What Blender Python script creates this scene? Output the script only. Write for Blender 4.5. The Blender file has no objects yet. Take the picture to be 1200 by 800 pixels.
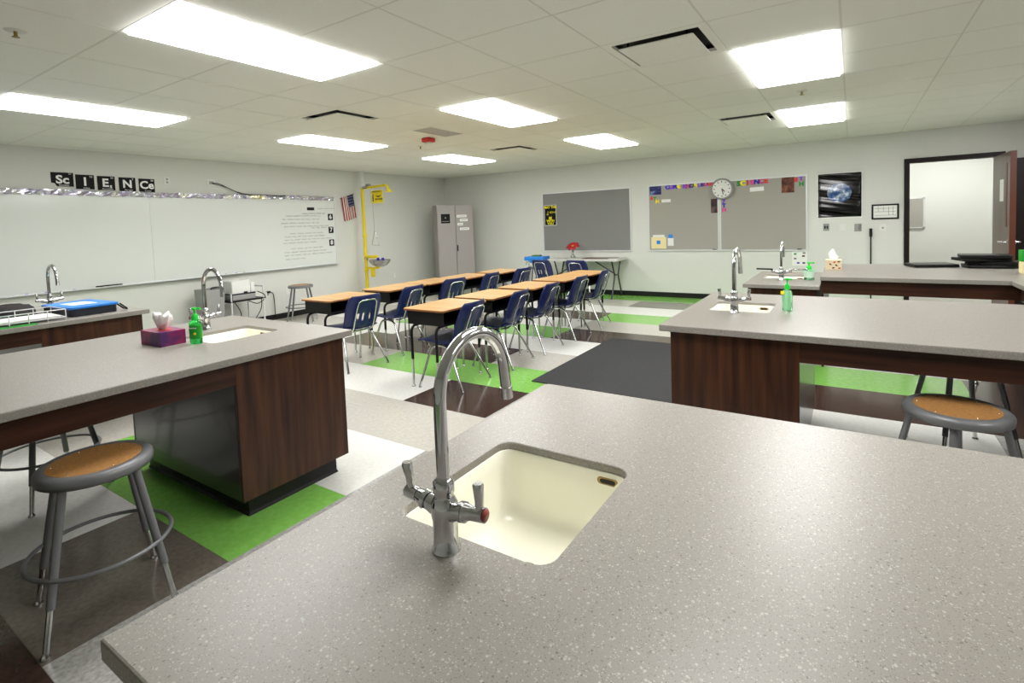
import bpy, bmesh, math, random
from mathutils import Vector, Matrix, Euler
random.seed(7)
SC = bpy.context.scene
COL = SC.collection
PI = math.pi

# ------------------------------------------------------------------ camera
YAW, PITCH, ROLL, FPX, PPY = 0.57942, -0.05597, -0.03712, 609.88, 295.32
CAM_H = 1.38
cam_d = bpy.data.cameras.new('camera'); cam = bpy.data.objects.new('camera', cam_d); COL.objects.link(cam)
cam_d.sensor_width = 36.0; cam_d.lens = FPX / 1200 * 36.0
cam_d.shift_y = -(400 - PPY) / 1200
cam_d.clip_start = 0.02
fw = Vector((-math.sin(YAW) * math.cos(PITCH), math.cos(YAW) * math.cos(PITCH), math.sin(PITCH)))
r0 = Vector((math.cos(YAW), math.sin(YAW), 0)); u0 = r0.cross(fw)
rt = r0 * math.cos(ROLL) + u0 * math.sin(ROLL); up = -r0 * math.sin(ROLL) + u0 * math.cos(ROLL)
cam.matrix_world = Matrix(((rt.x, up.x, -fw.x, 0), (rt.y, up.y, -fw.y, 0), (rt.z, up.z, -fw.z, CAM_H), (0, 0, 0, 1)))
SC.camera = cam
# ------------------------------------------------------------------ world, exposure
SC.view_settings.view_transform = 'Standard'; SC.view_settings.look = 'None'
SC.view_settings.gamma = 1.0; SC.view_settings.use_curve_mapping = False
SC.view_settings.exposure = 0.1
W = bpy.data.worlds.new('world'); SC.world = W; W.use_nodes = True
W.node_tree.nodes['Background'].inputs[0].default_value = (0.75, 0.78, 0.8, 1)
W.node_tree.nodes['Background'].inputs[1].default_value = 0.25
LAMP = 17.0          # radiance of the ceiling lamps' diffusers
HALL_FILL_LAMP = 11.0  # radiance of the unseen lamp added to brighten the hallway

# ------------------------------------------------------------------ materials
def s2l(c):
    out = []
    for v in c[:3]:
        v /= 255.0
        out.append(v / 12.92 if v <= 0.04045 else ((v + 0.055) / 1.055) ** 2.4)
    return (*out, 1.0)
MATS = {}
def mat(name, rgb, rough=0.5, metal=0.0, coat=0.0, spec=0.5, emit=0.0, trans=0.0, ior=1.45, alpha=1.0,
        var=None, bump=None, sheen=0.0):
    """var=(rgb2, scale(3), detail, lo, hi): second colour mixed in by noise; bump=(scale, strength)"""
    if name in MATS: return MATS[name]
    m = bpy.data.materials.new(name); m.use_nodes = True; MATS[name] = m
    nt = m.node_tree; b = nt.nodes['Principled BSDF']
    b.inputs['Base Color'].default_value = s2l(rgb); b.inputs['Roughness'].default_value = rough
    b.inputs['Metallic'].default_value = metal; b.inputs['Coat Weight'].default_value = coat
    b.inputs['Coat Roughness'].default_value = 0.08
    b.inputs['Specular IOR Level'].default_value = spec
    b.inputs['Transmission Weight'].default_value = trans; b.inputs['IOR'].default_value = ior
    b.inputs['Alpha'].default_value = alpha
    if emit:
        b.inputs['Emission Color'].default_value = s2l(rgb); b.inputs['Emission Strength'].default_value = emit
    tc = None
    if var or bump:
        tc = nt.nodes.new('ShaderNodeTexCoord')
    if var:
        rgb2, sc, det, lo, hi = var
        mp = nt.nodes.new('ShaderNodeMapping'); mp.inputs['Scale'].default_value = sc
        nt.links.new(tc.outputs['Object'], mp.inputs['Vector'])
        nz = nt.nodes.new('ShaderNodeTexNoise'); nz.inputs['Scale'].default_value = 1.0; nz.inputs['Detail'].default_value = det
        nt.links.new(mp.outputs[0], nz.inputs['Vector'])
        rp = nt.nodes.new('ShaderNodeValToRGB')
        rp.color_ramp.elements[0].position = lo; rp.color_ramp.elements[0].color = s2l(rgb)
        rp.color_ramp.elements[1].position = hi; rp.color_ramp.elements[1].color = s2l(rgb2)
        nt.links.new(nz.outputs['Fac'], rp.inputs[0]); nt.links.new(rp.outputs[0], b.inputs['Base Color'])
    if bump:
        nz = nt.nodes.new('ShaderNodeTexNoise'); nz.inputs['Scale'].default_value = bump[0]; nz.inputs['Detail'].default_value = 3
        nt.links.new(tc.outputs['Object'], nz.inputs['Vector'])
        bp = nt.nodes.new('ShaderNodeBump'); bp.inputs['Strength'].default_value = bump[1]; bp.inputs['Distance'].default_value = 0.002
        nt.links.new(nz.outputs['Fac'], bp.inputs['Height']); nt.links.new(bp.outputs[0], b.inputs['Normal'])
    return m

def speckle(name, base, dark, light, rough, scale=330, vein=None, coat=0.0, th=(0.24, 0.28)):
    """solid-surface counter: dark and light chips in a plain base, cell by cell"""
    m = mat(name, base, rough, coat=coat); nt = m.node_tree; b = nt.nodes['Principled BSDF']
    tc = nt.nodes.new('ShaderNodeTexCoord')
    col = None
    nz = nt.nodes.new('ShaderNodeTexNoise'); nz.inputs['Scale'].default_value = 900; nz.inputs['Detail'].default_value = 2
    nt.links.new(tc.outputs['Object'], nz.inputs['Vector'])
    rp = nt.nodes.new('ShaderNodeValToRGB'); rp.color_ramp.elements[0].position = .3; rp.color_ramp.elements[1].position = .7
    rp.color_ramp.elements[0].color = s2l([v * .93 for v in base]); rp.color_ramp.elements[1].color = s2l([min(255, v * 1.05) for v in base])
    nt.links.new(nz.outputs['Fac'], rp.inputs[0]); col = rp.outputs[0]
    for k, (cc, sc, lim) in enumerate(((dark, scale, 0.13), (light, scale * .8, 0.13), (light, scale * .45, 0.05), (dark, scale * .5, 0.035))):
        vo = nt.nodes.new('ShaderNodeTexVoronoi'); vo.inputs['Scale'].default_value = sc
        mp = nt.nodes.new('ShaderNodeMapping'); mp.inputs['Location'].default_value = (k * 3.7, k * 1.3, 0)
        nt.links.new(tc.outputs['Object'], mp.inputs[0]); nt.links.new(mp.outputs[0], vo.inputs['Vector'])
        sep = nt.nodes.new('ShaderNodeSeparateColor'); nt.links.new(vo.outputs['Color'], sep.inputs[0])
        lt = nt.nodes.new('ShaderNodeMath'); lt.operation = 'LESS_THAN'; lt.inputs[1].default_value = lim
        nt.links.new(sep.outputs[0], lt.inputs[0])
        d = nt.nodes.new('ShaderNodeMath'); d.operation = 'LESS_THAN'; d.inputs[1].default_value = 0.42
        nt.links.new(vo.outputs['Distance'], d.inputs[0])
        mu = nt.nodes.new('ShaderNodeMath'); mu.operation = 'MULTIPLY'
        nt.links.new(lt.outputs[0], mu.inputs[0]); nt.links.new(d.outputs[0], mu.inputs[1])
        m2 = nt.nodes.new('ShaderNodeMath'); m2.operation = 'MULTIPLY'; m2.inputs[1].default_value = 0.6
        nt.links.new(mu.outputs[0], m2.inputs[0])
        mx = nt.nodes.new('ShaderNodeMix'); mx.data_type = 'RGBA'
        nt.links.new(m2.outputs[0], mx.inputs['Factor']); nt.links.new(col, mx.inputs['A']); mx.inputs['B'].default_value = s2l(cc)
        col = mx.outputs['Result']
    nt.links.new(col, b.inputs['Base Color'])
    return m

mat('wall', (216, 217, 211), 0.6, bump=(180, .12))
mat('tile_ceiling', (236, 236, 228), 0.85, var=((222, 222, 214), (260, 260, 260), 2, .45, .62), bump=(300, .25))
mat('grid_white', (212, 211, 203), 0.6)
mat('plenum', (120, 118, 112), 0.9)
mat('lamp_frame', (228, 228, 224), 0.4)
m = mat('lamp_lens', (252, 251, 250), 0.5, emit=LAMP)
mat('hall_fill_lens', (252, 253, 248), 0.5, emit=HALL_FILL_LAMP)
mat('black_rubber', (18, 17, 18), 0.5, spec=.4)
mat('vinyl_white', (232, 232, 228), 0.17, var=((222, 221, 216), (40, 40, 40), 4, .35, .7), coat=.15)
mat('vinyl_beige', (196, 193, 184), 0.17, var=((184, 180, 171), (40, 40, 40), 4, .35, .7), coat=.15)
mat('vinyl_grey', (182, 181, 178), 0.17, var=((150, 147, 142), (60, 60, 60), 5, .35, .7), coat=.15)
mat('vinyl_taupe', (118, 110, 101), 0.17, var=((102, 94, 86), (50, 50, 50), 5, .35, .7), coat=.15)
mat('vinyl_brown', (72, 54, 47), 0.17, var=((58, 43, 37), (30, 30, 30), 5, .35, .7), coat=.15)
mat('vinyl_green', (134, 194, 92), 0.17, var=((122, 182, 80), (30, 30, 30), 5, .35, .7), coat=.15)
speckle('counter', (142, 137, 130), (84, 78, 72), (188, 184, 177), 0.35, scale=420)
mat('sink', (249, 247, 230), 0.18, coat=.3)
mat('drain', (150, 128, 82), 0.3, metal=.8)
mat('wood_dark', (76, 45, 26), 0.36, coat=.06, spec=.35, var=((38, 21, 14), (26, 26, 1.6), 5, .35, .68))
mat('wood_dark_h', (66, 38, 24), 0.36, coat=.06, spec=.35, var=((38, 21, 14), (1.6, 1.6, 26), 5, .35, .68))
mat('laminate_knee', (46, 40, 38), 0.24, coat=.25)
mat('oak_top', (214, 172, 112), 0.3, var=((192, 144, 86), (2.2, 30, 30), 4, .35, .7), coat=.2)
mat('oak_edge', (142, 88, 46), 0.4)
mat('black_metal', (13, 13, 15), 0.42, spec=.35)
mat('chrome', (196, 197, 199), 0.09, metal=1.0)
mat('chrome_soft', (200, 200, 200), 0.2, metal=1.0)
mat('navy_plastic', (18, 30, 82), 0.33, bump=(400, .06))
mat('stool_grey', (118, 119, 121), 0.38, metal=.25)
mat('hardboard', (178, 130, 76), 0.45, var=((150, 106, 58), (90, 90, 90), 4, .35, .7))
mat('rivet', (210, 208, 202), 0.25, metal=.9)
mat('alu', (222, 225, 225), 0.35, metal=.25)
mat('whiteboard', (226, 230, 226), 0.14, coat=.4)
mat('cork_grey', (142, 142, 140), 0.9, var=((126, 126, 124), (420, 420, 420), 2, .4, .62), bump=(500, .3))
mat('cork_light', (172, 169, 160), 0.9, var=((154, 151, 143), (420, 420, 420), 2, .4, .62), bump=(500, .3))
mat('paper', (236, 236, 232), 0.6)
mat('paper_cream', (236, 222, 172), 0.6)
mat('ink', (22, 22, 24), 0.6)
mat('ink_grey', (120, 122, 124), 0.6)
mat('card_black', (9, 9, 10), 0.5, spec=.25)
mat('text_white', (240, 240, 238), 0.5)
mat('yellow_paint', (238, 214, 20), 0.35)
mat('yellow_sign', (246, 222, 28), 0.5)
mat('steel', (178, 178, 176), 0.24, metal=.95)
mat('plastic_white', (226, 226, 222), 0.4)
mat('plastic_black', (13, 13, 14), 0.42, spec=.35)
mat('plastic_grey', (150, 150, 148), 0.45)
mat('locker_grey', (158, 152, 150), 0.45)
mat('door_wood', (112, 96, 88), 0.4, var=((92, 78, 70), (20, 20, 1.4), 4, .35, .7))
mat('frame_dark', (24, 15, 12), 0.42, spec=.3)
mat('edge_brown', (86, 40, 22), 0.4)
mat('flag_red', (172, 34, 48), 0.7); mat('flag_white', (228, 226, 222), 0.7); mat('flag_blue', (42, 50, 92), 0.7)
mat('gel_green', (70, 225, 110), 0.06, trans=.9, ior=1.36)
mat('gel_pale', (172, 244, 196), 0.06, trans=.93, ior=1.36)
mat('pump_green', (28, 214, 62), 0.3)
mat('label_green', (30, 158, 42), 0.4)
mat('label_clear', (206, 236, 214), 0.4)
mat('tissue', (244, 243, 240), 0.8)
mat('box_pink', (150, 34, 92), 0.4, var=((74, 26, 92), (9, 9, 9), 2, .42, .6))
mat('box_cream', (226, 206, 172), 0.5)
mat('leaf_red', (196, 56, 40), 0.5); mat('leaf_dark', (70, 58, 40), 0.5)
mat('laptop', (13, 13, 15), 0.38, spec=.35)
mat('blue_lid', (34, 128, 216), 0.4)
mat('tray_dark', (26, 30, 40), 0.4)
mat('table_plastic', (206, 206, 200), 0.45)
mat('table_leg', (70, 72, 74), 0.4, metal=.4)
mat('petal', (176, 18, 30), 0.5); mat('petal_core', (216, 160, 40), 0.6); mat('stem', (60, 120, 50), 0.5)
mat('glass', (240, 246, 244), 0.02, trans=1.0, ior=1.45)
mat('index_red', (138, 52, 44), 0.4)
mat('red_alarm', (196, 34, 32), 0.4)
mat('mat_rubber', (52, 52, 55), 0.8, var=((38, 38, 40), (160, 160, 160), 2, .4, .6), bump=(220, .6))
mat('pole_black', (22, 18, 20), 0.4)
mat('cloth_dark', (38, 34, 34), 0.85)
mat('white_wire', (226, 228, 230), 0.35)
for k, c in dict(l_blue=(44, 40, 210), l_purple=(140, 60, 230), l_yellow=(250, 234, 14), l_pink=(226, 60, 150), l_magenta=(200, 40, 130),
                 l_red=(220, 44, 36), l_green=(24, 140, 52), l_navy=(30, 30, 170)).items(): mat(k, c, 0.5)

def foil():
    m = mat('foil', (205, 206, 212), 0.22, metal=.85); nt = m.node_tree; b = nt.nodes['Principled BSDF']
    tc = nt.nodes.new('ShaderNodeTexCoord'); nz = nt.nodes.new('ShaderNodeTexNoise'); nz.inputs['Scale'].default_value = 3.2; nz.inputs['Detail'].default_value = 3
    nt.links.new(tc.outputs['Object'], nz.inputs['Vector'])
    rp = nt.nodes.new('ShaderNodeValToRGB'); e = rp.color_ramp.elements
    e[0].position = .3; e[0].color = s2l((176, 190, 190)); e[1].position = .75; e[1].color = s2l((226, 206, 206))
    for p, c in ((.42, (216, 220, 224)), (.52, (188, 180, 214)), (.6, (240, 240, 238)), (.68, (222, 214, 160))):
        x = e.new(p); x.color = s2l(c)
    nt.links.new(nz.outputs['Fac'], rp.inputs[0]); nt.links.new(rp.outputs[0], b.inputs['Base Color'])
foil()
def photo_mat(name, c1, c2, c3, scale):
    m = mat(name, c1, 0.25); nt = m.node_tree; b = nt.nodes['Principled BSDF']
    tc = nt.nodes.new('ShaderNodeTexCoord'); mp = nt.nodes.new('ShaderNodeMapping'); mp.inputs['Scale'].default_value = scale
    nt.links.new(tc.outputs['Object'], mp.inputs[0])
    nz = nt.nodes.new('ShaderNodeTexNoise'); nz.inputs['Scale'].default_value = 1; nz.inputs['Detail'].default_value = 5
    nt.links.new(mp.outputs[0], nz.inputs['Vector'])
    rp = nt.nodes.new('ShaderNodeValToRGB'); e = rp.color_ramp.elements
    e[0].position = .4; e[0].color = s2l(c1); e[1].position = .7; e[1].color = s2l(c3); x = e.new(.55); x.color = s2l(c2)
    nt.links.new(nz.outputs['Fac'], rp.inputs[0]); nt.links.new(rp.outputs[0], b.inputs['Base Color'])
photo_mat('print_blue', (18, 22, 70), (30, 40, 120), (150, 160, 210), (6, 6, 22))
photo_mat('print_rock', (70, 36, 30), (112, 60, 44), (150, 96, 70), (12, 12, 12))
photo_mat('print_dark', (38, 26, 28), (66, 44, 46), (110, 84, 86), (9, 9, 9))
photo_mat('earth', (34, 66, 140), (70, 110, 170), (214, 220, 226), (14, 14, 26))
photo_mat('box_sticker', (214, 222, 214), (160, 160, 140), (120, 90, 60), (30, 30, 30))

# ------------------------------------------------------------------ geometry helpers
class MB:
    """collects shapes; build() links them as one mesh object"""
    def __init__(s): s.v = []; s.f = []; s.sm = []
    def add(s, vs, fs, smooth=False):
        o = len(s.v); s.v += [tuple(v) for v in vs]; s.f += [tuple(i + o for i in f) for f in fs]; s.sm += [smooth] * len(fs); return s
    def box(s, a, b):
        x0, y0, z0 = a; x1, y1, z1 = b
        x0, x1 = sorted((x0, x1)); y0, y1 = sorted((y0, y1)); z0, z1 = sorted((z0, z1))
        return s.add([(x0, y0, z0), (x1, y0, z0), (x1, y1, z0), (x0, y1, z0), (x0, y0, z1), (x1, y0, z1), (x1, y1, z1), (x0, y1, z1)],
                     [(3, 2, 1, 0), (4, 5, 6, 7), (0, 1, 5, 4), (1, 2, 6, 5), (2, 3, 7, 6), (3, 0, 4, 7)])
    def cbox(s, c, d): return s.box([c[i] - d[i] / 2 for i in range(3)], [c[i] + d[i] / 2 for i in range(3)])
    def prism(s, poly, axis, a, b):
        """poly of 2D points extruded along axis from a to b"""
        def P(p, t):
            return [(t, p[0], p[1]), (p[0], t, p[1]), (p[0], p[1], t)][axis]
        n = len(poly); vs = [P(p, a) for p in poly] + [P(p, b) for p in poly]
        fs = [tuple(range(n)), tuple(range(2 * n - 1, n - 1, -1))] + [(i, i + n, (i + 1) % n + n, (i + 1) % n) for i in range(n)]
        return s.add(vs, fs)
    def tube(s, pts, r, seg=10, caps=True, smooth=True):
        pts = [Vector(p) for p in pts]; n = len(pts)
        rr = r if isinstance(r, (list, tuple)) else [r] * n
        rings = []; prev = None
        for i, p in enumerate(pts):
            if i == 0: t = pts[1] - p
            elif i == n - 1: t = p - pts[i - 1]
            else: t = (pts[i + 1] - p).normalized() + (p - pts[i - 1]).normalized()
            if t.length < 1e-9: t = Vector((0, 0, 1))
            t.normalize()
            if prev is None:
                a = Vector((0, 0, 1)) if abs(t.z) < .9 else Vector((1, 0, 0))
                nrm = (a - t * a.dot(t)).normalized()
            else:
                nrm = prev - t * prev.dot(t)
                nrm = nrm.normalized() if nrm.length > 1e-6 else t.orthogonal().normalized()
            prev = nrm; bn = t.cross(nrm)
            rings.append([p + (nrm * math.cos(2 * PI * k / seg) + bn * math.sin(2 * PI * k / seg)) * rr[i] for k in range(seg)])
        vs = [v for R in rings for v in R]; fs = []
        for i in range(n - 1):
            for k in range(seg):
                a = i * seg + k; b = i * seg + (k + 1) % seg
                fs.append((a, b, b + seg, a + seg))
        s.add(vs, fs, smooth)
        if caps:
            s.add(rings[0], [tuple(range(seg))[::-1]]); s.add(rings[-1], [tuple(range(seg))])
        return s
    def ring(s, c, R, r, seg=40, m=10, axis=2):
        vs = []; fs = []
        for i in range(seg):
            a = 2 * PI * i / seg
            for k in range(m):
                b = 2 * PI * k / m; rad = R + r * math.cos(b); h = r * math.sin(b)
                p = (rad * math.cos(a), rad * math.sin(a), h)
                p = (p[0], p[1], p[2]) if axis == 2 else ((p[0], p[2], p[1]) if axis == 1 else (p[2], p[0], p[1]))
                vs.append((c[0] + p[0], c[1] + p[1], c[2] + p[2]))
        for i in range(seg):
            for k in range(m):
                fs.append((i * m + k, ((i + 1) % seg) * m + k, ((i + 1) % seg) * m + (k + 1) % m, i * m + (k + 1) % m))
        return s.add(vs, fs, True)
    def lathe(s, prof, c=(0, 0, 0), seg=24, axis=2, smooth=True, sx=1, sy=1):
        """prof: list of (radius, height)"""
        n = len(prof); vs = []; fs = []
        for r, h in prof:
            for k in range(seg):
                a = 2 * PI * k / seg; p = (r * math.cos(a) * sx, r * math.sin(a) * sy, h)
                p = p if axis == 2 else ((p[0], p[2], p[1]) if axis == 1 else (p[2], p[0], p[1]))
                vs.append((c[0] + p[0], c[1] + p[1], c[2] + p[2]))
        for i in range(n - 1):
            for k in range(seg):
                fs.append((i * seg + k, i * seg + (k + 1) % seg, (i + 1) * seg + (k + 1) % seg, (i + 1) * seg + k))
        s.add(vs, fs, smooth)
        if prof[0][0] > 1e-5: s.add(vs[:seg], [tuple(range(seg))[::-1]])
        if prof[-1][0] > 1e-5: s.add(vs[-seg:], [tuple(range(seg))])
        return s
    def mesh(s, name):
        me = bpy.data.meshes.new(name); me.from_pydata(s.v, [], s.f); me.validate(); 
        if len(me.polygons) == len(s.sm): me.polygons.foreach_set('use_smooth', s.sm)
        bm = bmesh.new(); bm.from_mesh(me); bmesh.ops.recalc_face_normals(bm, faces=bm.faces); bm.to_mesh(me); bm.free()
        return me
    def build(s, name, m, parent=None, bev=0.0, **kw):
        o = bpy.data.objects.new(name, s.mesh(name)); COL.objects.link(o)
        o.data.materials.append(MATS[m])
        if parent is not None: o.parent = parent
        if bev:
            md = o.modifiers.new('bevel', 'BEVEL'); md.width = bev; md.segments = 2; md.limit_method = 'ANGLE'; md.angle_limit = math.radians(40)
        return o
def tag(o, label, cat, group=None):
    o['label'] = label; o['category'] = cat
    if group: o['group'] = group
    return o
def empty(name, loc=(0, 0, 0), rz=0, label=None, cat=None, group=None):
    o = bpy.data.objects.new(name, None); COL.objects.link(o); o.location = loc; o.rotation_euler = (0, 0, rz); o.empty_display_size = .1
    if label: tag(o, label, cat, group)
    return o
def struct(o): o['kind'] = 'structure'; return o
def kids(o): return [c for c in COL.objects if c.parent == o]
def copy_tree(o, parent=None, memo=None):
    c = o.copy(); COL.objects.link(c)
    if parent is not None: c.parent = parent
    for ch in kids_of.get(o.name, ()): copy_tree(ch, c)
    return c
kids_of = {}
def index_kids(root):
    kids_of.clear()
    for o in COL.objects:
        if o.parent: kids_of.setdefault(o.parent.name, []).append(o)
def dup(root, loc, rz, label, group=None):
    index_kids(root); c = copy_tree(root); c.location = loc; c.rotation_euler = (0, 0, rz); c['label'] = label
    if group: c['group'] = group
    return c
def text_mb(txt, size, depth=0.002, align='CENTER', bold=0.0, squash=1.0):
    cu = bpy.data.curves.new('txt', 'FONT'); cu.body = txt; cu.size = size; cu.align_x = align; cu.align_y = 'CENTER'; cu.extrude = depth / 2; cu.offset = bold
    cu.resolution_u = 3
    ob = bpy.data.objects.new('txt', cu); COL.objects.link(ob)
    dg = bpy.context.evaluated_depsgraph_get(); me = bpy.data.meshes.new_from_object(ob.evaluated_get(dg))
    vs = [v.co.copy() for v in me.vertices]; fs = [tuple(p.vertices) for p in me.polygons]
    bpy.data.objects.remove(ob); bpy.data.curves.remove(cu); bpy.data.meshes.remove(me)
    return vs, fs
def text(name, txt, size, mname, pos, face, parent, depth=0.002, align='CENTER', bold=0.0, sx=1.0, sz=1.0, rot=0.0):
    """flat lettering on a wall. face 'back' looks to -Y, 'left' looks to +X, 'top' looks to +Z"""
    vs, fs = text_mb(txt, size, depth, align, bold)
    mb = MB(); out = []
    for v in vs:
        x, y = v.x * sx, v.y * sz
        x, y = x * math.cos(rot) - y * math.sin(rot), x * math.sin(rot) + y * math.cos(rot)
        if face == 'back': p = (pos[0] + x, pos[1] - v.z, pos[2] + y)
        elif face == 'left': p = (pos[0] + v.z, pos[1] + x, pos[2] + y)
        else: p = (pos[0] + x, pos[1] + y, pos[2] + v.z)
        out.append(p)
    mb.add(out, fs)
    return mb.build(name, mname, parent)
def arc(c, R, a0, a1, n, plane='yz', off=0):
    out = []
    for i in range(n + 1):
        a = a0 + (a1 - a0) * i / n; u, v = R * math.cos(a), R * math.sin(a)
        out.append((c[0], c[1] + u, c[2] + v) if plane == 'yz' else ((c[0] + u, c[1], c[2] + v) if plane == 'xz' else (c[0] + u, c[1] + v, c[2])))
    return out
def rrect(x0, x1, y0, y1, r, n=5):
    pts = []
    for cx, cy, a in ((x1 - r, y1 - r, 0), (x0 + r, y1 - r, PI / 2), (x0 + r, y0 + r, PI), (x1 - r, y0 + r, 1.5 * PI)):
        for i in range(n + 1): pts.append((cx + r * math.cos(a + PI / 2 * i / n), cy + r * math.sin(a + PI / 2 * i / n)))
    return pts
def round_path(pts, r, n=5):
    """polyline with rounded corners"""
    pts = [Vector(p) for p in pts]; out = [pts[0]]
    for i in range(1, len(pts) - 1):
        a, b, c = pts[i - 1], pts[i], pts[i + 1]
        d1 = (a - b); d2 = (c - b); k = min(r, d1.length * .48, d2.length * .48)
        p, q = b + d1.normalized() * k, b + d2.normalized() * k
        for j in range(n + 1):
            t = j / n; out.append(p * (1 - t) ** 2 + b * 2 * t * (1 - t) + q * t * t)
    return out + [pts[-1]]

# ------------------------------------------------------------------ room shell
XL, XR, YB, YF, HC = -7.60, 4.60, 8.95, -2.60, 2.42
XG0, XP = -0.05, 0.61          # ceiling grid
YG0, YP = 1.19, 0.60
# floor base and vinyl blocks
fl = struct(MB().box((XL - .1, YF - .1, -.12), (XR + .1, 12.2, -.004)).build('floor', 'vinyl_beige'))
R0, RP = 0.488, 0.6065
rows = {
 -6: [('grey', XL), ('brown', -2.2), ('white', .8)], -5: [('white', XL), ('green', -3.0), ('grey', 1.2)], -4: [('beige', XL), ('white', -2.2)],
 -3: [('grey', XL), ('taupe', -3.6), ('white', -1.0), ('green', 2.0)], -2: [('white', XL), ('beige', -3.0), ('brown', .73)],
 -1: [('beige', XL), ('brown', -4.2), ('grey', -1.6)],
 0: [('white', XL), ('taupe', -3.02), ('grey', -2.2)],
 1: [('beige', XL), ('green', -4.2), ('grey', -2.2)],
 2: [('white', XL), ('brown', -6.0), ('white', -4.8), ('grey', -2.2)],
 3: [('green', XL), ('beige', -5.4), ('white', -1.0), ('beige', .73)],
 4: [('beige', XL), ('white', -4.8), ('brown', -3.0), ('grey', -2.19), ('beige', .73)],
 5: [('white', XL), ('beige', -5.4), ('green', -4.2), ('beige', -2.19), ('white', -.8), ('grey', .72)],
 6: [('white', XL), ('brown', -5.4), ('beige', -3.0), ('brown', -.8), ('taupe', 1.4)],
 7: [('beige', XL), ('white', -6.0), ('taupe', -5.0), ('white', -4.2), ('green', -.8), ('brown', .73)],
 8: [('white', XL), ('green', -5.6), ('brown', -3.0), ('beige', -.9), ('brown', .85)],
 9: [('beige', XL), ('white', -4.2), ('beige', -3.0), ('white', .73)],
 10: [('white', XL), ('brown', -4.2), ('green', -2.96), ('white', .2)],
 11: [('beige', XL), ('white', -4.8), ('beige', 1.0)],
 12: [('green', XL), ('beige', -5.4), ('taupe', -2.95), ('white', -.6)],
 13: [('white', XL), ('green', -4.8), ('beige', .9)],
}
for k, row in rows.items():
    y0 = R0 + RP * k; y1 = y0 + RP
    y0, y1 = max(y0, YF), min(y1, YB)
    for i, (c, x0) in enumerate(row):
        x1 = row[i + 1][1] if i + 1 < len(row) else XR
        g = .0006
        MB().box((x0 + g, y0 + g, -.004), (x1 - g, y1 - g, 0)).build('floor_tile', 'vinyl_' + c, fl)
# walls (the back wall has the doorway)
struct(MB().box((XL - .12, YF - .12, 0), (XL, YB + .12, HC + .3)).build('wall_left', 'wall'))
struct(MB().box((XR, YF - .12, 0), (XR + .12, YB + .12, HC + .3)).build('wall_right', 'wall'))
struct(MB().box((XL, YF - .12, 0), (XR, YF, HC + .3)).build('wall_front', 'wall'))
DX0, DX1, DZ = 0.66, 1.56, 1.99
wb = MB().box((XL, YB, 0), (DX0, YB + .12, HC + .3)).box((DX1, YB, 0), (XR, YB + .12, HC + .3)).box((DX0, YB, DZ), (DX1, YB + .12, HC + .3))
struct(wb.build('wall_back', 'wall'))
struct(MB().box((XL, YB - .012, 0), (DX0 - .07, YB, .085)).box((DX1 + .07, YB - .012, 0), (XR, YB, .085)).build('baseboard_back', 'black_rubber', bev=.003))
struct(MB().box((XL, YF, 0), (XL + .012, YB - .012, .085)).build('baseboard_left', 'black_rubber', bev=.003))
struct(MB().box((XR - .012, YF, 0), (XR, YB - .012, .085)).build('baseboard_right', 'black_rubber', bev=.003))
# hall beyond the door
struct(MB().box((-1.2, 11.0, 0), (XR, 11.1, HC + .3)).build('wall_hall_far', 'wall'))
struct(MB().box((-1.3, YB + .12, 0), (-1.2, 11.1, HC + .3)).build('wall_hall_left', 'wall'))
struct(MB().box((XR, YB + .12, 0), (XR + .1, 11.1, HC + .3)).build('wall_hall_right', 'wall'))
struct(MB().box((-1.3, YB + .12, HC), (XR + .1, 11.1, HC + .1)).build('ceiling_hall', 'wall'))
hl = empty('ceiling_light', (1.2, 10.0, HC), 0, 'unseen ceiling light added to brighten the hallway beyond the open door', 'light')  # added light source, hidden above the doorway, so the hall is lit
MB().box((-.9, -.3, -.012), (.9, .3, 0)).build('diffuser', 'hall_fill_lens', hl)
hb = empty('notice_board', (0, 0, 0), 0, 'small tan notice board on the hallway wall seen through the doorway', 'notice board')
MB().box((-.3, 10.97, 1.06), (.99, 10.995, 1.53)).build('felt', 'cork_light', hb)
fr = MB(); fr.box((-.32, 10.965, 1.04), (1.01, 10.998, 1.06)).box((-.32, 10.965, 1.53), (1.01, 10.998, 1.55)).box((.99, 10.965, 1.04), (1.01, 10.998, 1.55)).box((-.32, 10.965, 1.04), (-.3, 10.998, 1.55))
fr.build('frame', 'alu', hb)
h2 = empty('wall_sign', (0, 0, 0), 0, 'pale framed board on the hallway wall beside the door edge', 'board')
MB().box((1.86, 10.97, 1.06), (2.4, 10.99, 1.64)).build('panel', 'paper', h2)
MB().box((1.84, 10.975, 1.04), (2.42, 10.995, 1.06)).box((1.84, 10.975, 1.64), (2.42, 10.995, 1.66)).box((1.84, 10.975, 1.06), (1.86, 10.995, 1.64)).box((2.4, 10.975, 1.06), (2.42, 10.995, 1.64)).build('frame', 'alu', h2)

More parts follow.
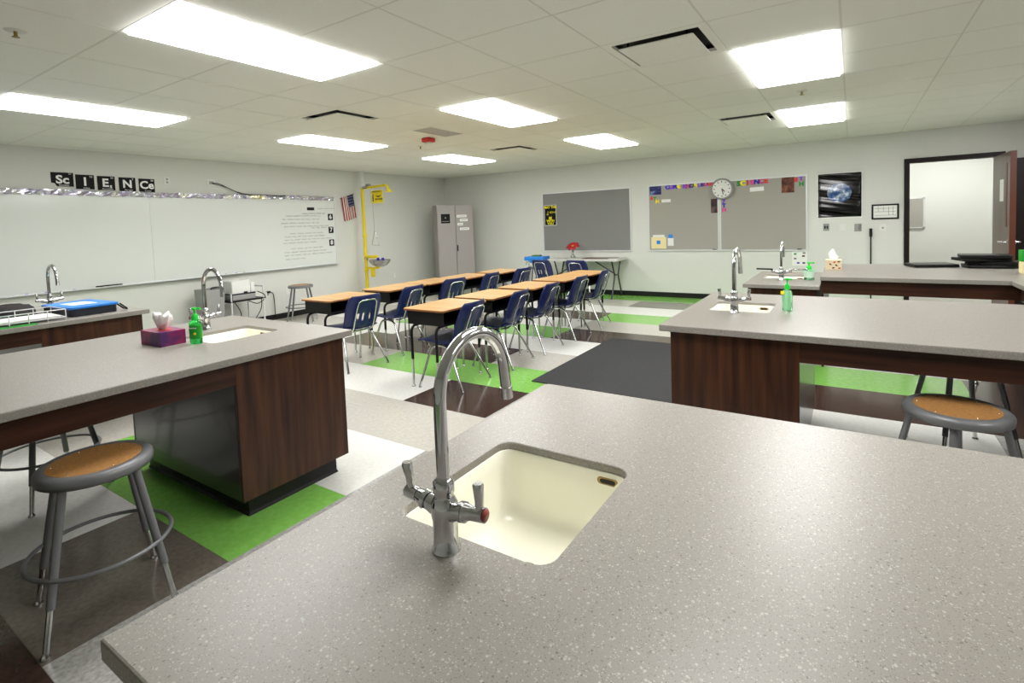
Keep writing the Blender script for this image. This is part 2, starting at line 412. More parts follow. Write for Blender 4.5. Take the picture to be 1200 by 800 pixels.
# door frame and leaf
dr = struct(MB().box((DX0 - .06, YB - .03, 0), (DX0, YB + .13, DZ + .06)).box((DX1, YB - .03, 0), (DX1 + .06, YB + .13, DZ + .06))
            .box((DX0, YB - .03, DZ), (DX1, YB + .13, DZ + .06)).build('door_1', 'frame_dark', bev=.003))
leaf = empty('door_leaf', (1.503, YB - .035, 0), 0, 'grey-brown wooden door leaf standing open into the room', 'door')
LW = .86; la = math.radians(-90)     # swung open toward the room
leaf.rotation_euler = (0, 0, la)
MB().box((0, -.0, .012), (LW - .008, .052, DZ - .005)).build('panel', 'door_wood', leaf, bev=.002)
MB().box((LW - .008, -.001, .012), (LW, .053, DZ - .005)).build('lock_edge', 'edge_brown', leaf)
MB().box((LW - .2, -.003, 1.12), (LW - .13, .055, 1.86)).build('vision_strip', 'edge_brown', leaf)
for sy in (-1, 1):
    y = .026 + sy * .026
    h = MB(); h.lathe([(.026, 0), (.026, .01)], (LW - .07, y + sy * .005, .95), axis=1)
    h.tube(round_path([(LW - .07, y, .95), (LW - .07, y + sy * .06, .95), (LW - .2, y + sy * .06, .95)], .02), .009)
    h.build('handle', 'chrome', leaf)
MB().box((LW - .48, .052, 1.42), (LW - .3, .054, 1.68)).build('notice', 'paper', leaf)
MB().box((LW - .48, -.002, 1.42), (LW - .3, 0, 1.68)).build('notice', 'paper', leaf)
tall = empty('tall_cabinet', (0, 0, 0), 0, 'tall dark cabinet against the back wall right of the open door', 'cabinet')
MB().box((1.63, 8.52, .08), (2.62, YB - .025, 1.93)).build('body', 'frame_dark', tall, bev=.004)
MB().box((1.65, 8.56, 0), (2.6, YB - .025, .08)).build('plinth', 'black_rubber', tall)
for x0, x1 in ((1.635, 2.12), (2.126, 2.615)):
    d = MB().box((x0, 8.5, .09), (x1, 8.52, 1.92)).build('door', 'frame_dark', tall, bev=.002)
    hx = 2.08 if x0 < 2 else 2.16
    MB().tube([(hx, 8.5, .9), (hx, 8.475, .9), (hx, 8.475, 1.04), (hx, 8.5, 1.04)], .005, 8).build('handle', 'chrome_soft', d)

# ------------------------------------------------------------------ ceiling
ceil = struct(MB().box((XL - .1, YF - .1, HC + .06), (XR + .1, YB + .1, HC + .16)).build('ceiling', 'plenum'))
gx = [XG0 + XP * i for i in range(-14, 10)]; gx = [x for x in gx if XL < x < XR]
gy = [YG0 + YP * i for i in range(-8, 15)]; gy = [y for y in gy if YF < y < YB]
grid = MB()
LX = [(-5.54, 'far left'), (-3.10, 'mid'), (-.66, 'right'), (1.78, 'far right')]
lamp_cells = set(); vent_cells = {}
def ci(x): return int(round((x - XG0) / XP))
def cj(y): return int(round((y - YG0) / YP))
lampspots = []
for x in (-5.54, -3.10, -.66, 1.78, 4.22):
    for y in (-1.21, 1.19, 3.59, 5.99):
        if x > 4 or y < 0 : continue
        lampspots.append((x, y)); lamp_cells |= {(ci(x), cj(y)), (ci(x), cj(y) + 1)}
ventspots = [(-1.27, 2.99), (-1.27, 5.99), (-4.32, 2.99), (-4.32, 5.99)]
for v in ventspots: vent_cells[(ci(v[0]), cj(v[1]))] = v
for x in gx: grid.box((x - .008, YF, HC + .0015), (x + .008, YB, HC + .02))
ex = [XL] + gx + [XR]
for y in gy:
    for i in range(len(ex) - 1):
        k = (ci(ex[i]) if i else ci(ex[1]) - 1, cj(y))
        if k in lamp_cells and (k[0], k[1] - 1) in lamp_cells: continue      # no rail across a light panel
        grid.box((ex[i] + .008, y - .008, HC + .0015), (ex[i + 1] - .008, y + .008, HC + .02))
grid.box((XL, YF, HC), (XL + .02, YB, HC + .02)).box((XL, YB - .02, HC), (XR, YB, HC + .02))
grid.build('grid_rail', 'grid_white', ceil)
tile_mesh = {}
xs = [XL] + gx + [XR]; ys = [YF] + gy + [YB]
for i in range(len(xs) - 1):
    for j in range(len(ys) - 1):
        x0, x1, y0, y1 = xs[i], xs[i + 1], ys[j], ys[j + 1]
        key = (ci(x0) if i else ci(x1) - 1, cj(y0) if j else cj(y1) - 1)
        if key in lamp_cells or key in vent_cells: continue
        w, d = round(x1 - x0 - .012, 4), round(y1 - y0 - .012, 4)
        if w < .05 or d < .05: continue
        if (w, d) not in tile_mesh:
            me = MB().box((-w / 2, -d / 2, 0), (w / 2, d / 2, .015)).mesh('ceiling_tile'); me.materials.append(MATS['tile_ceiling']); tile_mesh[(w, d)] = me
        o = bpy.data.objects.new('ceiling_tile', tile_mesh[(w, d)]); COL.objects.link(o); o.parent = ceil
        o.location = ((x0 + x1) / 2, (y0 + y1) / 2, HC + .0005)
lamp_words = {(-5.54, 1.19): 'long ceiling light panel nearest the left edge above the whiteboard aisle', (-3.10, 1.19): 'largest ceiling light panel above the left lab bench',
  (-5.54, 3.59): 'ceiling light panel left of the red alarm, above the first desks', (-3.10, 3.59): 'ceiling light panel right of the red alarm in the middle of the room',
  (-5.54, 5.99): 'small far ceiling light panel nearest the grey wardrobe corner', (-3.10, 5.99): 'far ceiling light panel above the folding table side of the room',
  (-.66, 3.59): 'square-looking ceiling light panel right of the large air vent', (-.66, 5.99): 'ceiling light panel on the right nearest the wall clock'}
root = None
def lamp():
    t = empty('ceiling_light', (0, 0, HC), 0, 'x', 'light', 'recessed ceiling lights')
    f = MB(); w, d = .61, 1.2
    f.box((0, 0, 0), (w, .026, .03)).box((0, d - .026, 0), (w, d, .03)).box((0, .026, 0), (.026, d - .026, .03)).box((w - .026, .026, 0), (w, d - .026, .03))
    f.build('frame', 'lamp_frame', t)
    MB().box((.026, .026, -.014), (w - .026, d - .026, .02)).build('diffuser', 'lamp_lens', t)
    return t
proto = None
for x, y in lampspots:
    lab = lamp_words.get((x, y)) or ('out-of-view ceiling light panel ' + {-5.54: 'left behind', -3.1: 'half left behind', -.66: 'just over', 1.78: 'right of'}[x] + ' the camera, ' + {-1.21: 'rear row', 1.19: 'first row', 3.59: 'second row', 5.99: 'third row'}[y])
    if proto is None: proto = lamp(); proto.location = (x, y, HC); proto['label'] = lab
    else: dup(proto, (x, y, HC), 0, lab)
def vent(x, y, label):
    t = empty('ceiling_vent', (x, y, HC), 0, label, 'vent', 'square ceiling air vents')
    f = MB(); w, d = .61, .6; b = .05
    f.box((0, 0, 0), (w, b, .02)).box((0, d - b, 0), (w, d, .02)).box((0, b, 0), (b, d - b, .02)).box((w - b, b, 0), (w, d - b, .02))
    f.build('frame', 'tile_ceiling', t)
    dc = MB().box((b, b, .045), (w - b, d - b, .055))
    for q in (((b - .004, b, .02), (b, d - b, .05)), ((w - b, b, .02), (w - b + .004, d - b, .05)), ((b, b - .004, .02), (w - b, b, .05)), ((b, d - b, .02), (w - b, d - b + .004, .05))): dc.box(*q)
    dc.build('duct', 'black_rubber', t)
    MB().box((b + .035, b + .035, -.022), (w - b - .035, d - b - .035, -.012)).build('face_plate', 'tile_ceiling', t, bev=.003)
    for px in (b + .08, w - b - .08):
        for py in (b + .08, d - b - .08): MB().box((px - .005, py - .005, -.012), (px + .005, py + .005, .045)).build('spacer', 'black_rubber', t)
for (x, y), l in zip(ventspots, ('large square air vent between the ceiling lights on the right', 'smaller looking air vent left of the right far ceiling light',
        'air vent in the ceiling above the left row of desks', 'farthest small air vent above the back of the classroom')): vent(x, y, l)
def sprinkler(x, y, label):
    t = empty('sprinkler', (x, y, HC), 0, label, 'sprinkler', 'ceiling sprinklers')
    MB().lathe([(0, -.004), (.04, -.004), (.045, .0)], seg=20).build('escutcheon', 'grid_white', t)
    h = MB().tube([(0, 0, 0), (0, 0, -.03)], .008, 8); h.lathe([(0, -.03), (.016, -.03), (.016, -.033), (0, -.033)], seg=12)
    h.build('head', 'drain', t)
sprinkler(-3.467, .885, 'fire sprinkler near the top left of the ceiling')
sprinkler(-.36, 5.2, 'fire sprinkler between the two right-hand ceiling lights')
sprinkler(-4.7, 5.1, 'fire sprinkler over the left row of desks')
al = empty('fire_alarm', (-4.2, 4.7, HC), 0, 'small red fire alarm strobe on the ceiling', 'alarm')
MB().box((-.06, -.06, -.05), (.06, .06, -.003)).build('body', 'red_alarm', al, bev=.01)
MB().box((-.03, -.03, -.065), (.03, .03, -.05)).build('strobe_lens', 'plastic_white', al, bev=.006)
MB().box((-4.02 + .02, 4.22, HC - .001), (-3.73, 4.77, HC + .003)).build('ceiling_speaker_tile', 'vinyl_beige', ceil)

# ------------------------------------------------------------------ lab benches
ZC, TH = .81, .034
def slab(name, x0, x1, y0, y1, zt, sink, label):
    bm = bmesh.new()
    outer = [bm.verts.new((x, y, zt)) for x, y in ((x0, y0), (x1, y0), (x1, y1), (x0, y1))]
    es = [bm.edges.new((outer[i], outer[(i + 1) % 4])) for i in range(4)]
    if sink:
        hole = [bm.verts.new((x, y, zt)) for x, y in rrect(*sink, .035, 6)]
        es += [bm.edges.new((hole[i], hole[(i + 1) % len(hole)])) for i in range(len(hole))]
    bmesh.ops.triangle_fill(bm, edges=es, use_beauty=True)
    r = bmesh.ops.extrude_face_region(bm, geom=list(bm.faces))
    for v in r['geom']:
        if isinstance(v, bmesh.types.BMVert): v.co.z -= TH
    bmesh.ops.recalc_face_normals(bm, faces=bm.faces)
    t = empty(name, ((x0 + x1) / 2, (y0 + y1) / 2, zt - TH), 0, label, 'worktop', 'grey speckled worktops')
    for v in bm.verts: v.co -= Vector(t.location)
    me = bpy.data.meshes.new('slab'); bm.to_mesh(me); bm.free()
    o = bpy.data.objects.new('slab', me); COL.objects.link(o); o.parent = t; me.materials.append(MATS['counter'])
    md = o.modifiers.new('bevel', 'BEVEL'); md.width = .004; md.segments = 2; md.limit_method = 'ANGLE'; md.angle_limit = math.radians(40)
    if sink:
        sx0, sx1, sy0, sy1 = sink; L = Vector(t.location); loops = []
        for ins, z, r in ((.0012, TH - .017, .034), (.003, TH - .02, .034), (.006, -.02, .036), (.014, -.115, .04), (.022, -.138, .045), (.04, -.148, .045), (.13, -.153, .03)):
            loops.append([(x - L.x, y - L.y, zt - TH + z - .0005 - L.z) for x, y in rrect(sx0 + ins, sx1 - ins, sy0 + ins, sy1 - ins, r, 6)])
        vs = [v for lp in loops for v in lp]; n = len(loops[0]); fs = []
        for i in range(len(loops) - 1):
            for k in range(n): fs.append((i * n + k, i * n + (k + 1) % n, (i + 1) * n + (k + 1) % n, (i + 1) * n + k))
        fs.append(tuple((len(loops) - 1) * n + k for k in range(n)))
        mb = MB(); mb.add(vs, fs, True); sk = mb.build('sink_basin', 'sink', t)
        md = sk.modifiers.new('solid', 'SOLIDIFY'); md.thickness = .008; md.offset = 1
        cx, cy = (sx0 + sx1) / 2 - L.x, (sy0 + sy1) / 2 - L.y; zb = zt - TH - .1525 - L.z
        MB().lathe([(0, zb), (.03, zb + .002), (.036, zb + .003), (.036, zb)], (cx, cy, 0), seg=20).build('drain', 'chrome_soft', sk)
    return t
def overflow(t, c, axis):
    """small slotted overflow on the far wall of the basin"""
    L = Vector(t.location); p = [c[i] - L[i] for i in range(3)]
    sk = [o for o in COL.objects if o.parent == t and o.name.startswith('sink_basin')][0]
    if axis == 1: pts = rrect(-.026, .026, -.0085, .0085, .008, 4); mb = MB().prism([(p[0] + a, p[2] + b) for a, b in pts], 1, p[1], p[1] + .004)
    else: pts = rrect(-.026, .026, -.0085, .0085, .008, 4); mb = MB().prism([(p[1] + a, p[2] + b) for a, b in pts], 0, p[0], p[0] + .004)
    mb.build('overflow_slot', 'drain', sk)
    if axis == 1: MB().prism([(p[0] + a * .72, p[2] + b * .6) for a, b in pts], 1, p[1] - .0015, p[1]).build('overflow_hole', 'black_rubber', sk)
    else: MB().prism([(p[1] + a * .72, p[2] + b * .6) for a, b in pts], 0, p[0] + .004, p[0] + .0055).build('overflow_hole', 'black_rubber', sk)

def cabinet(x0, x1, y0, y1, zt, label, knee=None, kick=.05):
    """sink cabinet built of panels on a recessed black plinth; knee = the side facing the knee space ('-y', '+x')"""
    t = empty('bench_cabinet', ((x0 + x1) / 2, (y0 + y1) / 2, 0), 0, label, 'cabinet', 'dark wood bench cabinets')
    L = t.location; p = .02
    def P(nm, a, b, m, **k): return MB().box([a[0] - L.x, a[1] - L.y, a[2]], [b[0] - L.x, b[1] - L.y, b[2]]).build(nm, m, t, **k)
    sp = 0 if knee in ('-y', '+y') else p; ep = p if sp == 0 else 0
    P('side_panel', (x0, y0 + sp, .1), (x0 + p, y1 - sp, zt), 'laminate_knee' if knee == '-x' else 'wood_dark', bev=.0015)
    P('side_panel', (x1 - p, y0 + sp, .1), (x1, y1 - sp, zt), 'laminate_knee' if knee == '+x' else 'wood_dark', bev=.0015)
    P('end_panel', (x0 + ep, y0, .1), (x1 - ep, y0 + p, zt), 'laminate_knee' if knee == '-y' else 'wood_dark', bev=.0015)
    P('end_panel', (x0 + ep, y1 - p, .1), (x1 - ep, y1, zt), 'laminate_knee' if knee == '+y' else 'wood_dark', bev=.0015)
    P('bottom_panel', (x0 + p, y0 + p, .1), (x1 - p, y1 - p, .12), 'wood_dark')
    k = MB(); a, b, c, d = x0 + kick - L.x, x1 - kick - L.x, y0 + kick - L.y, y1 - kick - L.y
    prof = [(0, .1), (0, .016), (.005, .004), (.006, 0)]
    lp = [[(x, y, z) for x, y in ((a - o, c - o), (b + o, c - o), (b + o, d + o), (a - o, d + o))] for o, z in prof]
    vs = [v for q in lp for v in q]; fs = [tuple(range(4))]
    for i in range(3):
        for j in range(4): fs.append((i * 4 + j, i * 4 + (j + 1) % 4, (i + 1) * 4 + (j + 1) % 4, (i + 1) * 4 + j))
    k.add(vs, fs); k.build('plinth', 'black_rubber', t)
    return t
def apron(a, b, label, parts):
    t = empty('bench_apron', ((a[0] + b[0]) / 2, (a[1] + b[1]) / 2, a[2]), 0, label, 'bench frame', 'dark wood bench aprons')
    L = t.location
    for p0, p1 in parts: MB().box([p0[i] - L[i] for i in range(3)], [p1[i] - L[i] for i in range(3)]).build('rail', 'wood_dark_h', t, bev=.0015)
    return t
ZU = ZC - TH; ZA = .672
# left bench
w = slab('worktop', -3.62, -2.375, -1.0, 1.945, ZC, (-3.14, -2.79, 1.39, 1.765), 'grey speckled worktop holding the pink tissue box, left bench'); overflow(w, (-2.96, 1.7595, .772), 1)
cabinet(-3.58, -2.415, 1.29, 1.905, ZU, 'dark wood sink cabinet under the left bench, beside the green floor', '-y')
apron((-3.58, -.96, ZA), (-2.415, 1.29, ZU), 'dark wood knee rail under the left bench worktop', [((-2.435, -.4, ZA), (-2.415, 1.29, ZU)), ((-3.58, -.4, ZA), (-3.56, 1.29, ZU))])
cabinet(-3.58, -2.415, -.96, -.4, ZU, 'dark wood cabinet at the near end of the left bench, out of view', '+y')
# bench by the whiteboard
w = slab('worktop', -5.88, -4.635, -1.0, 1.84, ZC, (-5.4, -5.05, 1.28, 1.655), 'grey speckled worktop nearest the whiteboard, holding a blue-lidded tray')
cabinet(-5.84, -4.675, 1.19, 1.80, ZU, 'dark wood sink cabinet nearest the whiteboard', '-y')
apron((-5.84, -.96, ZA), (-4.675, 1.19, ZU), 'dark wood knee rail of the bench nearest the whiteboard', [((-4.695, -.4, ZA), (-4.675, 1.19, ZU)), ((-5.84, -.4, ZA), (-5.82, 1.19, ZU))])
cabinet(-5.84, -4.675, -.96, -.4, ZU, 'dark wood cabinet at the near end of the whiteboard bench, out of view', '+y')
# front bench
w = slab('worktop', -.9, 1.95, .262, 1.575, ZC, (-.765, -.42, .712, 1.10), 'large grey speckled worktop in the foreground with a cream sink'); overflow(w, (-.475, 1.0945, .772), 1)
cabinet(-.86, -.25, .30, 1.535, ZU, 'dark wood sink cabinet under the foreground worktop', '+x')
apron((-.25, .3, ZA), (1.35, 1.535, ZU), 'dark wood knee rail under the foreground worktop', [((-.25, .3, ZA), (1.35, .32, ZU)), ((-.25, 1.515, ZA), (1.35, 1.535, ZU))])
cabinet(1.35, 1.91, .30, 1.535, ZU, 'dark wood cabinet at the right end of the foreground bench, out of view', '-x')
# right bench
w = slab('worktop', -.862, 1.95, 2.72, 4.03, ZC, (-.745, -.40, 3.275, 3.64), 'grey speckled worktop in the middle right, behind the foreground one'); overflow(w, (-.47, 3.6345, .772), 1)
cabinet(-.812, -.208, 2.755, 3.995, ZU, 'dark wood sink cabinet under the middle right worktop', '+x')
apron((-.2, 2.755, ZA), (1.35, 3.995, ZU), 'dark wood knee rail under the middle right worktop', [((-.208, 2.755, ZA), (1.35, 2.775, ZU)), ((-.208, 3.975, ZA), (1.35, 3.995, ZU))])
cabinet(1.35, 1.91, 2.755, 3.995, ZU, 'dark wood cabinet at the right end of the middle bench, out of view', '-x')
# rear bench: lower sink end and higher main top
ZL = .727
w = slab('worktop', -.86, -.235, 5.25, 6.48, ZL, (-.76, -.36, 5.80, 6.15), 'lower grey worktop with sink at the end of the rear right bench'); overflow(w, (-.45, 6.1445, .689), 1)
cabinet(-.82, -.26, 5.29, 6.44, ZL - TH, 'low dark wood sink cabinet of the rear right bench')
w = slab('worktop', -.232, 2.3, 5.26, 6.62, ZC, None, 'raised grey worktop of the rear right bench holding black laptops')
apron((-.2, 5.29, ZA), (2.2, 6.58, ZU), 'dark wood frame under the rear right worktop', [((-.228, 5.29, .66), (2.2, 5.31, ZU)), ((-.228, 6.56, .66), (2.2, 6.58, ZU)), ((-.228, 5.31, 0), (-.208, 6.56, ZU))])
def legpanel(x0, x1, y0, y1, label):
    t = tag(MB().box((x0, y0, 0), (x1, y1, ZU)).build('support_leg', 'wood_dark', bev=.002), label, 'bench leg', 'rear bench supports')
legpanel(2.1, 2.18, 5.35, 6.5, 'dark support leg under the far right end of the rear worktop, out of view')
w = slab('worktop', 1.0, 2.3, 4.32, 5.256, ZC, None, 'grey worktop wing at the right edge joining the rear bench')
apron((1.06, 4.36, ZA), (2.2, 5.2, ZU), 'dark wood rail under the worktop wing at the right edge', [((1.05, 4.36, .66), (1.07, 5.256, ZU)), ((1.07, 4.36, .66), (2.2, 4.38, ZU)), ((1.5, 4.4, 0), (2.2, 5.2, ZU))])

# ------------------------------------------------------------------ faucets
def faucet(loc, rz, label, blades=False):
    t = empty('lab_faucet', loc, rz, label, 'faucet', 'gooseneck lab faucets')
    MB().lathe([(.026, 0), (.026, .004), (.0225, .007), (.022, .055), (.024, .065), (.024, .085), (.018, .096), (.0165, .1), (.019, .105), (.019, .122), (.013, .13), (.0115, .132)], seg=28).build('body', 'chrome', t)
    sp = [(0, 0, .128), (0, 0, .2), (0, 0, .262)] + arc((0, .1, .265), .1, PI, 0.18, 18) 
    e = sp[-1]; sp += [(0, e[1] + .004, e[2] - .03), (0, e[1] + .007, e[2] - .052)]
    s = MB().tube(sp, .0115, 16).build('spout', 'chrome', t)
    d = Vector((0, .007, -.052)).normalized(); q = Vector(sp[-1])
    MB().tube([q - d * .002, q + d * .022], .0128, 16).build('aerator', 'chrome_soft', s)
    for sx in (-1, 1):
        v = MB()
        v.tube([(sx * .01, 0, .07), (sx * .038, 0, .078)], [.017, .0145], 16)
        v.tube([(sx * .038, 0, .078), (sx * .046, 0, .0795)], .0175, 16)
        v.tube([(sx * .046, 0, .0795), (sx * .062, 0, .0825)], [.0155, .0115], 16)
        v.tube([(sx * .062, 0, .0825), (sx * .088, 0, .0855)], .0125, 16)
        vv = v.build('valve', 'chrome', t)
        if blades: MB().tube([(sx * .08, 0, .09), (sx * .082, -.005, .105), (sx * .22, -.01, .108)], [.009, .01, .008], 10).build('blade_handle', 'black_metal' if sx < 0 else 'chrome', vv)
        else: MB().tube([(sx * .078, 0, .088), (sx * .079, -.002, .112), (sx * .081, -.006, .138), (sx * .081, -.006, .142)], [.007, .008, .0098, .008], 12).build('lever', 'chrome_soft', vv)
        MB().lathe([(.0105, 0), (.0105, .002), (0, .003)] if sx > 0 else [(.0105, 0), (.0105, -.002), (0, -.003)], (sx * .088, 0, .0855), axis=0, seg=14).build('index_cap', 'index_red' if sx > 0 else 'chrome_soft', vv)
    return t
faucet((-.6, .67, ZC), 0, 'chrome gooseneck faucet standing in the foreground worktop')
faucet((-3.235, 1.575, ZC), -PI / 2, 'chrome gooseneck faucet beside the pink tissue box')
faucet((-.573, 3.22, ZC), 0, 'chrome gooseneck faucet on the middle right worktop')
faucet((-.575, 5.66, ZL), 0, 'chrome faucet with dark blade handle on the low rear worktop', True)
faucet((-5.5, 1.47, ZC), -PI / 2, 'chrome gooseneck faucet on the bench nearest the whiteboard')

# ------------------------------------------------------------------ stools
def stool(loc, rz, label):
    t = empty('lab_stool', loc, rz, label, 'stool', 'grey steel lab stools')
    zt = .56
    MB().lathe([(.142, zt - .004), (.15, zt), (.17, zt - .003), (.178, zt - .012), (.18, zt - .022), (.178, zt - .04), (.172, zt - .04), (.17, zt - .02), (0, zt - .014)], seg=44).build('seat_rim', 'stool_grey', t)
    st = MB().lathe([(0, zt - .0025), (.1425, zt - .0025), (.1425, zt - .012), (0, zt - .012)], seg=44, smooth=False).build('seat_board', 'hardboard', t)
    rv = MB()
    for k in range(6):
        a = k * PI / 3 + .3; rv.lathe([(.0035, zt - .0025), (.003, zt - .001), (0, zt - .0005)], (.128 * math.cos(a), .128 * math.sin(a), 0), seg=8)
    rv.build('rivet', 'rivet', st)
    for k in range(4):
        a = PI / 4 + k * PI / 2; c, s = math.cos(a), math.sin(a)
        pt = lambda z: ((.138 + .124 * (zt - z) / zt) * c, (.138 + .124 * (zt - z) / zt) * s, z)
        lg = MB().tube([pt(.525), pt(.145)], .0135, 12).build('leg', 'stool_grey', t)
        MB().tube([pt(.16), pt(.015)], .0105, 10).build('leg_extension', 'chrome_soft', lg)
        MB().lathe([(.015, 0), (.016, .006), (.01, .015), (.009, .02)], (pt(0)[0], pt(0)[1], 0), seg=12).build('glide', 'chrome_soft', lg)
    MB().ring((0, 0, .235), .219, .0075, 48, 8).build('foot_ring', 'stool_grey', t)
    return t
st0 = stool((-2.372, .725, 0), math.radians(-12), 'grey steel stool with brown seat in the left foreground')
for x, y, r, l in ((-3.66, .92, 12, 'grey steel stool mostly hidden behind the left bench'),
                   (.36, 2.745, 35, 'grey steel stool with brown seat at the right, before the middle worktop'),
                   (.51, 3.76, 22, 'grey steel stool on the far side of the middle right worktop'),
                   (-7.03, 4.83, 45, 'grey steel stool standing by the left wall under the whiteboard end'),
                   (.66, 5.5, -10, 'grey steel stool tucked under the rear right worktop'),
                   (-4.93, 8.38, 20, 'grey steel stool carrying a blue box by the back wall')):
    dup(st0, (x, y, 0), math.radians(r), l)

# ------------------------------------------------------------------ desks and chairs
def desk():
    """top centred on the origin; book box opens to +x"""
    t = empty('school_desk', (0, 0, 0), 0, 'x', 'desk', 'student desks in two rows')
    hw, hd, zt = .23, .31, .68
    tp = MB().prism(rrect(-hw, hw, -hd, hd, .03, 4), 2, zt - .016, zt).build('desk_top', 'oak_top', t)
    MB().prism(rrect(-hw - .001, hw + .001, -hd - .001, hd + .001, .03, 4), 2, zt - .015, zt - .004).build('top_edge', 'oak_edge', tp)
    b = MB(); bx, by, z0, z1 = .205, .275, .54, zt - .016
    b.box((-bx, -by, z0), (bx, by, z0 + .004)).box((-bx, -by, z0), (-bx + .004, by, z1)).box((-bx, -by, z0), (bx, -by + .004, z1)).box((-bx, by - .004, z0), (bx, by, z1))
    b.box((bx - .006, -by, z0), (bx, by, z0 + .02)).box((bx - .02, -by, z1 - .012), (bx, by, z1))
    b.build('book_box', 'black_metal', t, bev=.002)
    for sx in (-.15, .13):
        fr = MB().tube(round_path([(sx, -.292, .24), (sx, -.296, .53), (sx, .296, .53), (sx, .292, .24)], .07, 6), .0125, 10).build('leg_frame', 'black_metal', t)
        for sy in (-1, 1):
            MB().tube([(sx, sy * .292, .25), (sx, sy * .294, .012)], .0105, 10).build('leg_extension', 'chrome_soft', fr)
            MB().lathe([(.017, 0), (.017, .008), (.01, .014)], (sx, sy * .294, 0), seg=12).build('glide', 'chrome_soft', fr)
    rv = MB()
    for y in (-.2, -.07, .07, .2): rv.lathe([(.005, .006), (.005, 0)], (.12, y, z0 - .006), seg=8)
    rv.build('rivet', 'chrome_soft', t)
    return t
def chair():
    """faces -x; origin on the floor under the seat centre"""
    t = empty('school_chair', (0, 0, 0), 0, 'x', 'chair', 'navy student chairs')
    # shell profile (x, z, half width)
    seat = [(-.245, .378, .165), (-.24, .395, .185), (-.21, .403, .198), (-.12, .398, .203), (-.03, .386, .203), (.05, .38, .2), (.105, .386, .195), (.138, .404, .192)]
    back = [(.138, .404, .192), (.158, .435, .192), (.175, .475, .194), (.19, .515, .197), (.205, .555, .2), (.221, .60, .202), (.237, .64, .2), (.255, .68, .193), (.268, .713, .18), (.275, .732, .155)]
    nc = 14
    def shell(prof, dish, slots, curve):
        vs = []; fs = []
        for i, (x, z, h) in enumerate(prof):
            for k in range(nc + 1):
                y = (k / nc * 2 - 1) * h; q = (y / h) ** 2
                vs.append((x - curve * q, y, z + dish * q))
        for i in range(len(prof) - 1):
            for k in range(nc):
                if slots and i in slots and k in (4, 7 - 1, 9): continue
                fs.append((i * (nc + 1) + k, i * (nc + 1) + k + 1, (i + 1) * (nc + 1) + k + 1, (i + 1) * (nc + 1) + k))
        m = MB(); m.add(vs, fs, True); return m
    for nm, mb in (('seat', shell(seat, .012, None, 0)), ('backrest', shell(back, .0, (2, 3), .045))):
        o = mb.build(nm, 'navy_plastic', t); md = o.modifiers.new('solid', 'SOLIDIFY'); md.thickness = .011; md.offset = 0
    bf = MB().tube(round_path([(.05, -.115, .36), (.16, -.115, .375), (.222, -.115, .55), (.272, -.105, .685), (.272, .105, .685), (.222, .115, .55), (.16, .115, .375), (.05, .115, .36)], .05, 5), .008, 8)
    bf.build('back_frame', 'chrome', t)
    for sy in (-1, 1):
        MB().tube(round_path([(-.06, sy * .15, .365), (.06, sy * .16, .35), (.225, sy * .235, .012)], .05, 4), .0105, 10).build('leg', 'chrome', t)
        MB().tube(round_path([(.05, sy * .15, .365), (-.11, sy * .16, .362), (-.215, sy * .215, .012)], .06, 4), .0105, 10).build('leg', 'chrome', t)
        g = MB()
        for x, y in ((.225, sy * .235), (-.215, sy * .215)): g.lathe([(.013, 0), (.014, .008), (.009, .016)], (x, y, 0), seg=10)
        g.build('glide', 'chrome_soft', t)
    MB().tube([(-.03, -.15, .368), (-.03, .15, .368)], .009, 8).tube([(.1, -.12, .366), (.1, .12, .366)], .009, 8).build('seat_frame', 'chrome', t)
    return t
ordw = ['nearest', 'second', 'third', 'fourth', 'farthest']
dk = [(-3.03, [3.525, 4.225, 4.965, 5.70, 6.34], 'row by the black mat'), (-4.51, [3.555, 4.34, 4.98, 5.61, 6.33], 'row nearer the whiteboard')]
d0 = None; c0 = None
xoffs = [[0, -.005, 0, 0, .02], [0, 0, .01, .08, .14]]
cys = [[3.47, 4.21, 4.83, 5.54, 6.23], [3.47, 4.16, 4.96, 5.62, 6.34]]
crot = [[7, 7, 5, 3, 9], [-5, 7, -7, 3, -5]]
cx0 = [[-2.92, -2.91, -2.9, -2.89, -2.9], [-4.22, -4.28, -4.3, -4.24, -4.17]]
for r, (x, yy, w) in enumerate(dk):
    for k, y in enumerate(yy):
        l = f'{ordw[k]} oak-topped black school desk of the {w}'
        if d0 is None: d0 = desk(); o = d0; o['label'] = l
        else: o = dup(d0, (0, 0, 0), 0, l)
        o.location = (x + xoffs[r][k], y, 0)
for r, (x, yy, w) in enumerate(dk):
    for k, y in enumerate(cys[r]):
        l = f'navy chair at the {ordw[k]} desk of the {w}'
        if c0 is None: c0 = chair(); o = c0; o['label'] = l
        else: o = dup(c0, (0, 0, 0), 0, l)
        o.location = (cx0[r][k], y, 0); o.rotation_euler = (0, 0, math.radians(crot[r][k]))
dup(c0, (-4.45, 7.95, 0), math.radians(-97), 'navy chair at the left end of the folding table')
dup(c0, (-3.78, 7.92, 0), math.radians(-94), 'navy chair before the middle of the folding table')

# floor mat
fm = MB().prism(rrect(-2.33, -1.11, 3.79, 5.61, .01, 3), 2, .0005, .009).build('floor_mat', 'mat_rubber'); tag(fm, 'large black rubber mat on the floor beside the right desk row', 'mat')

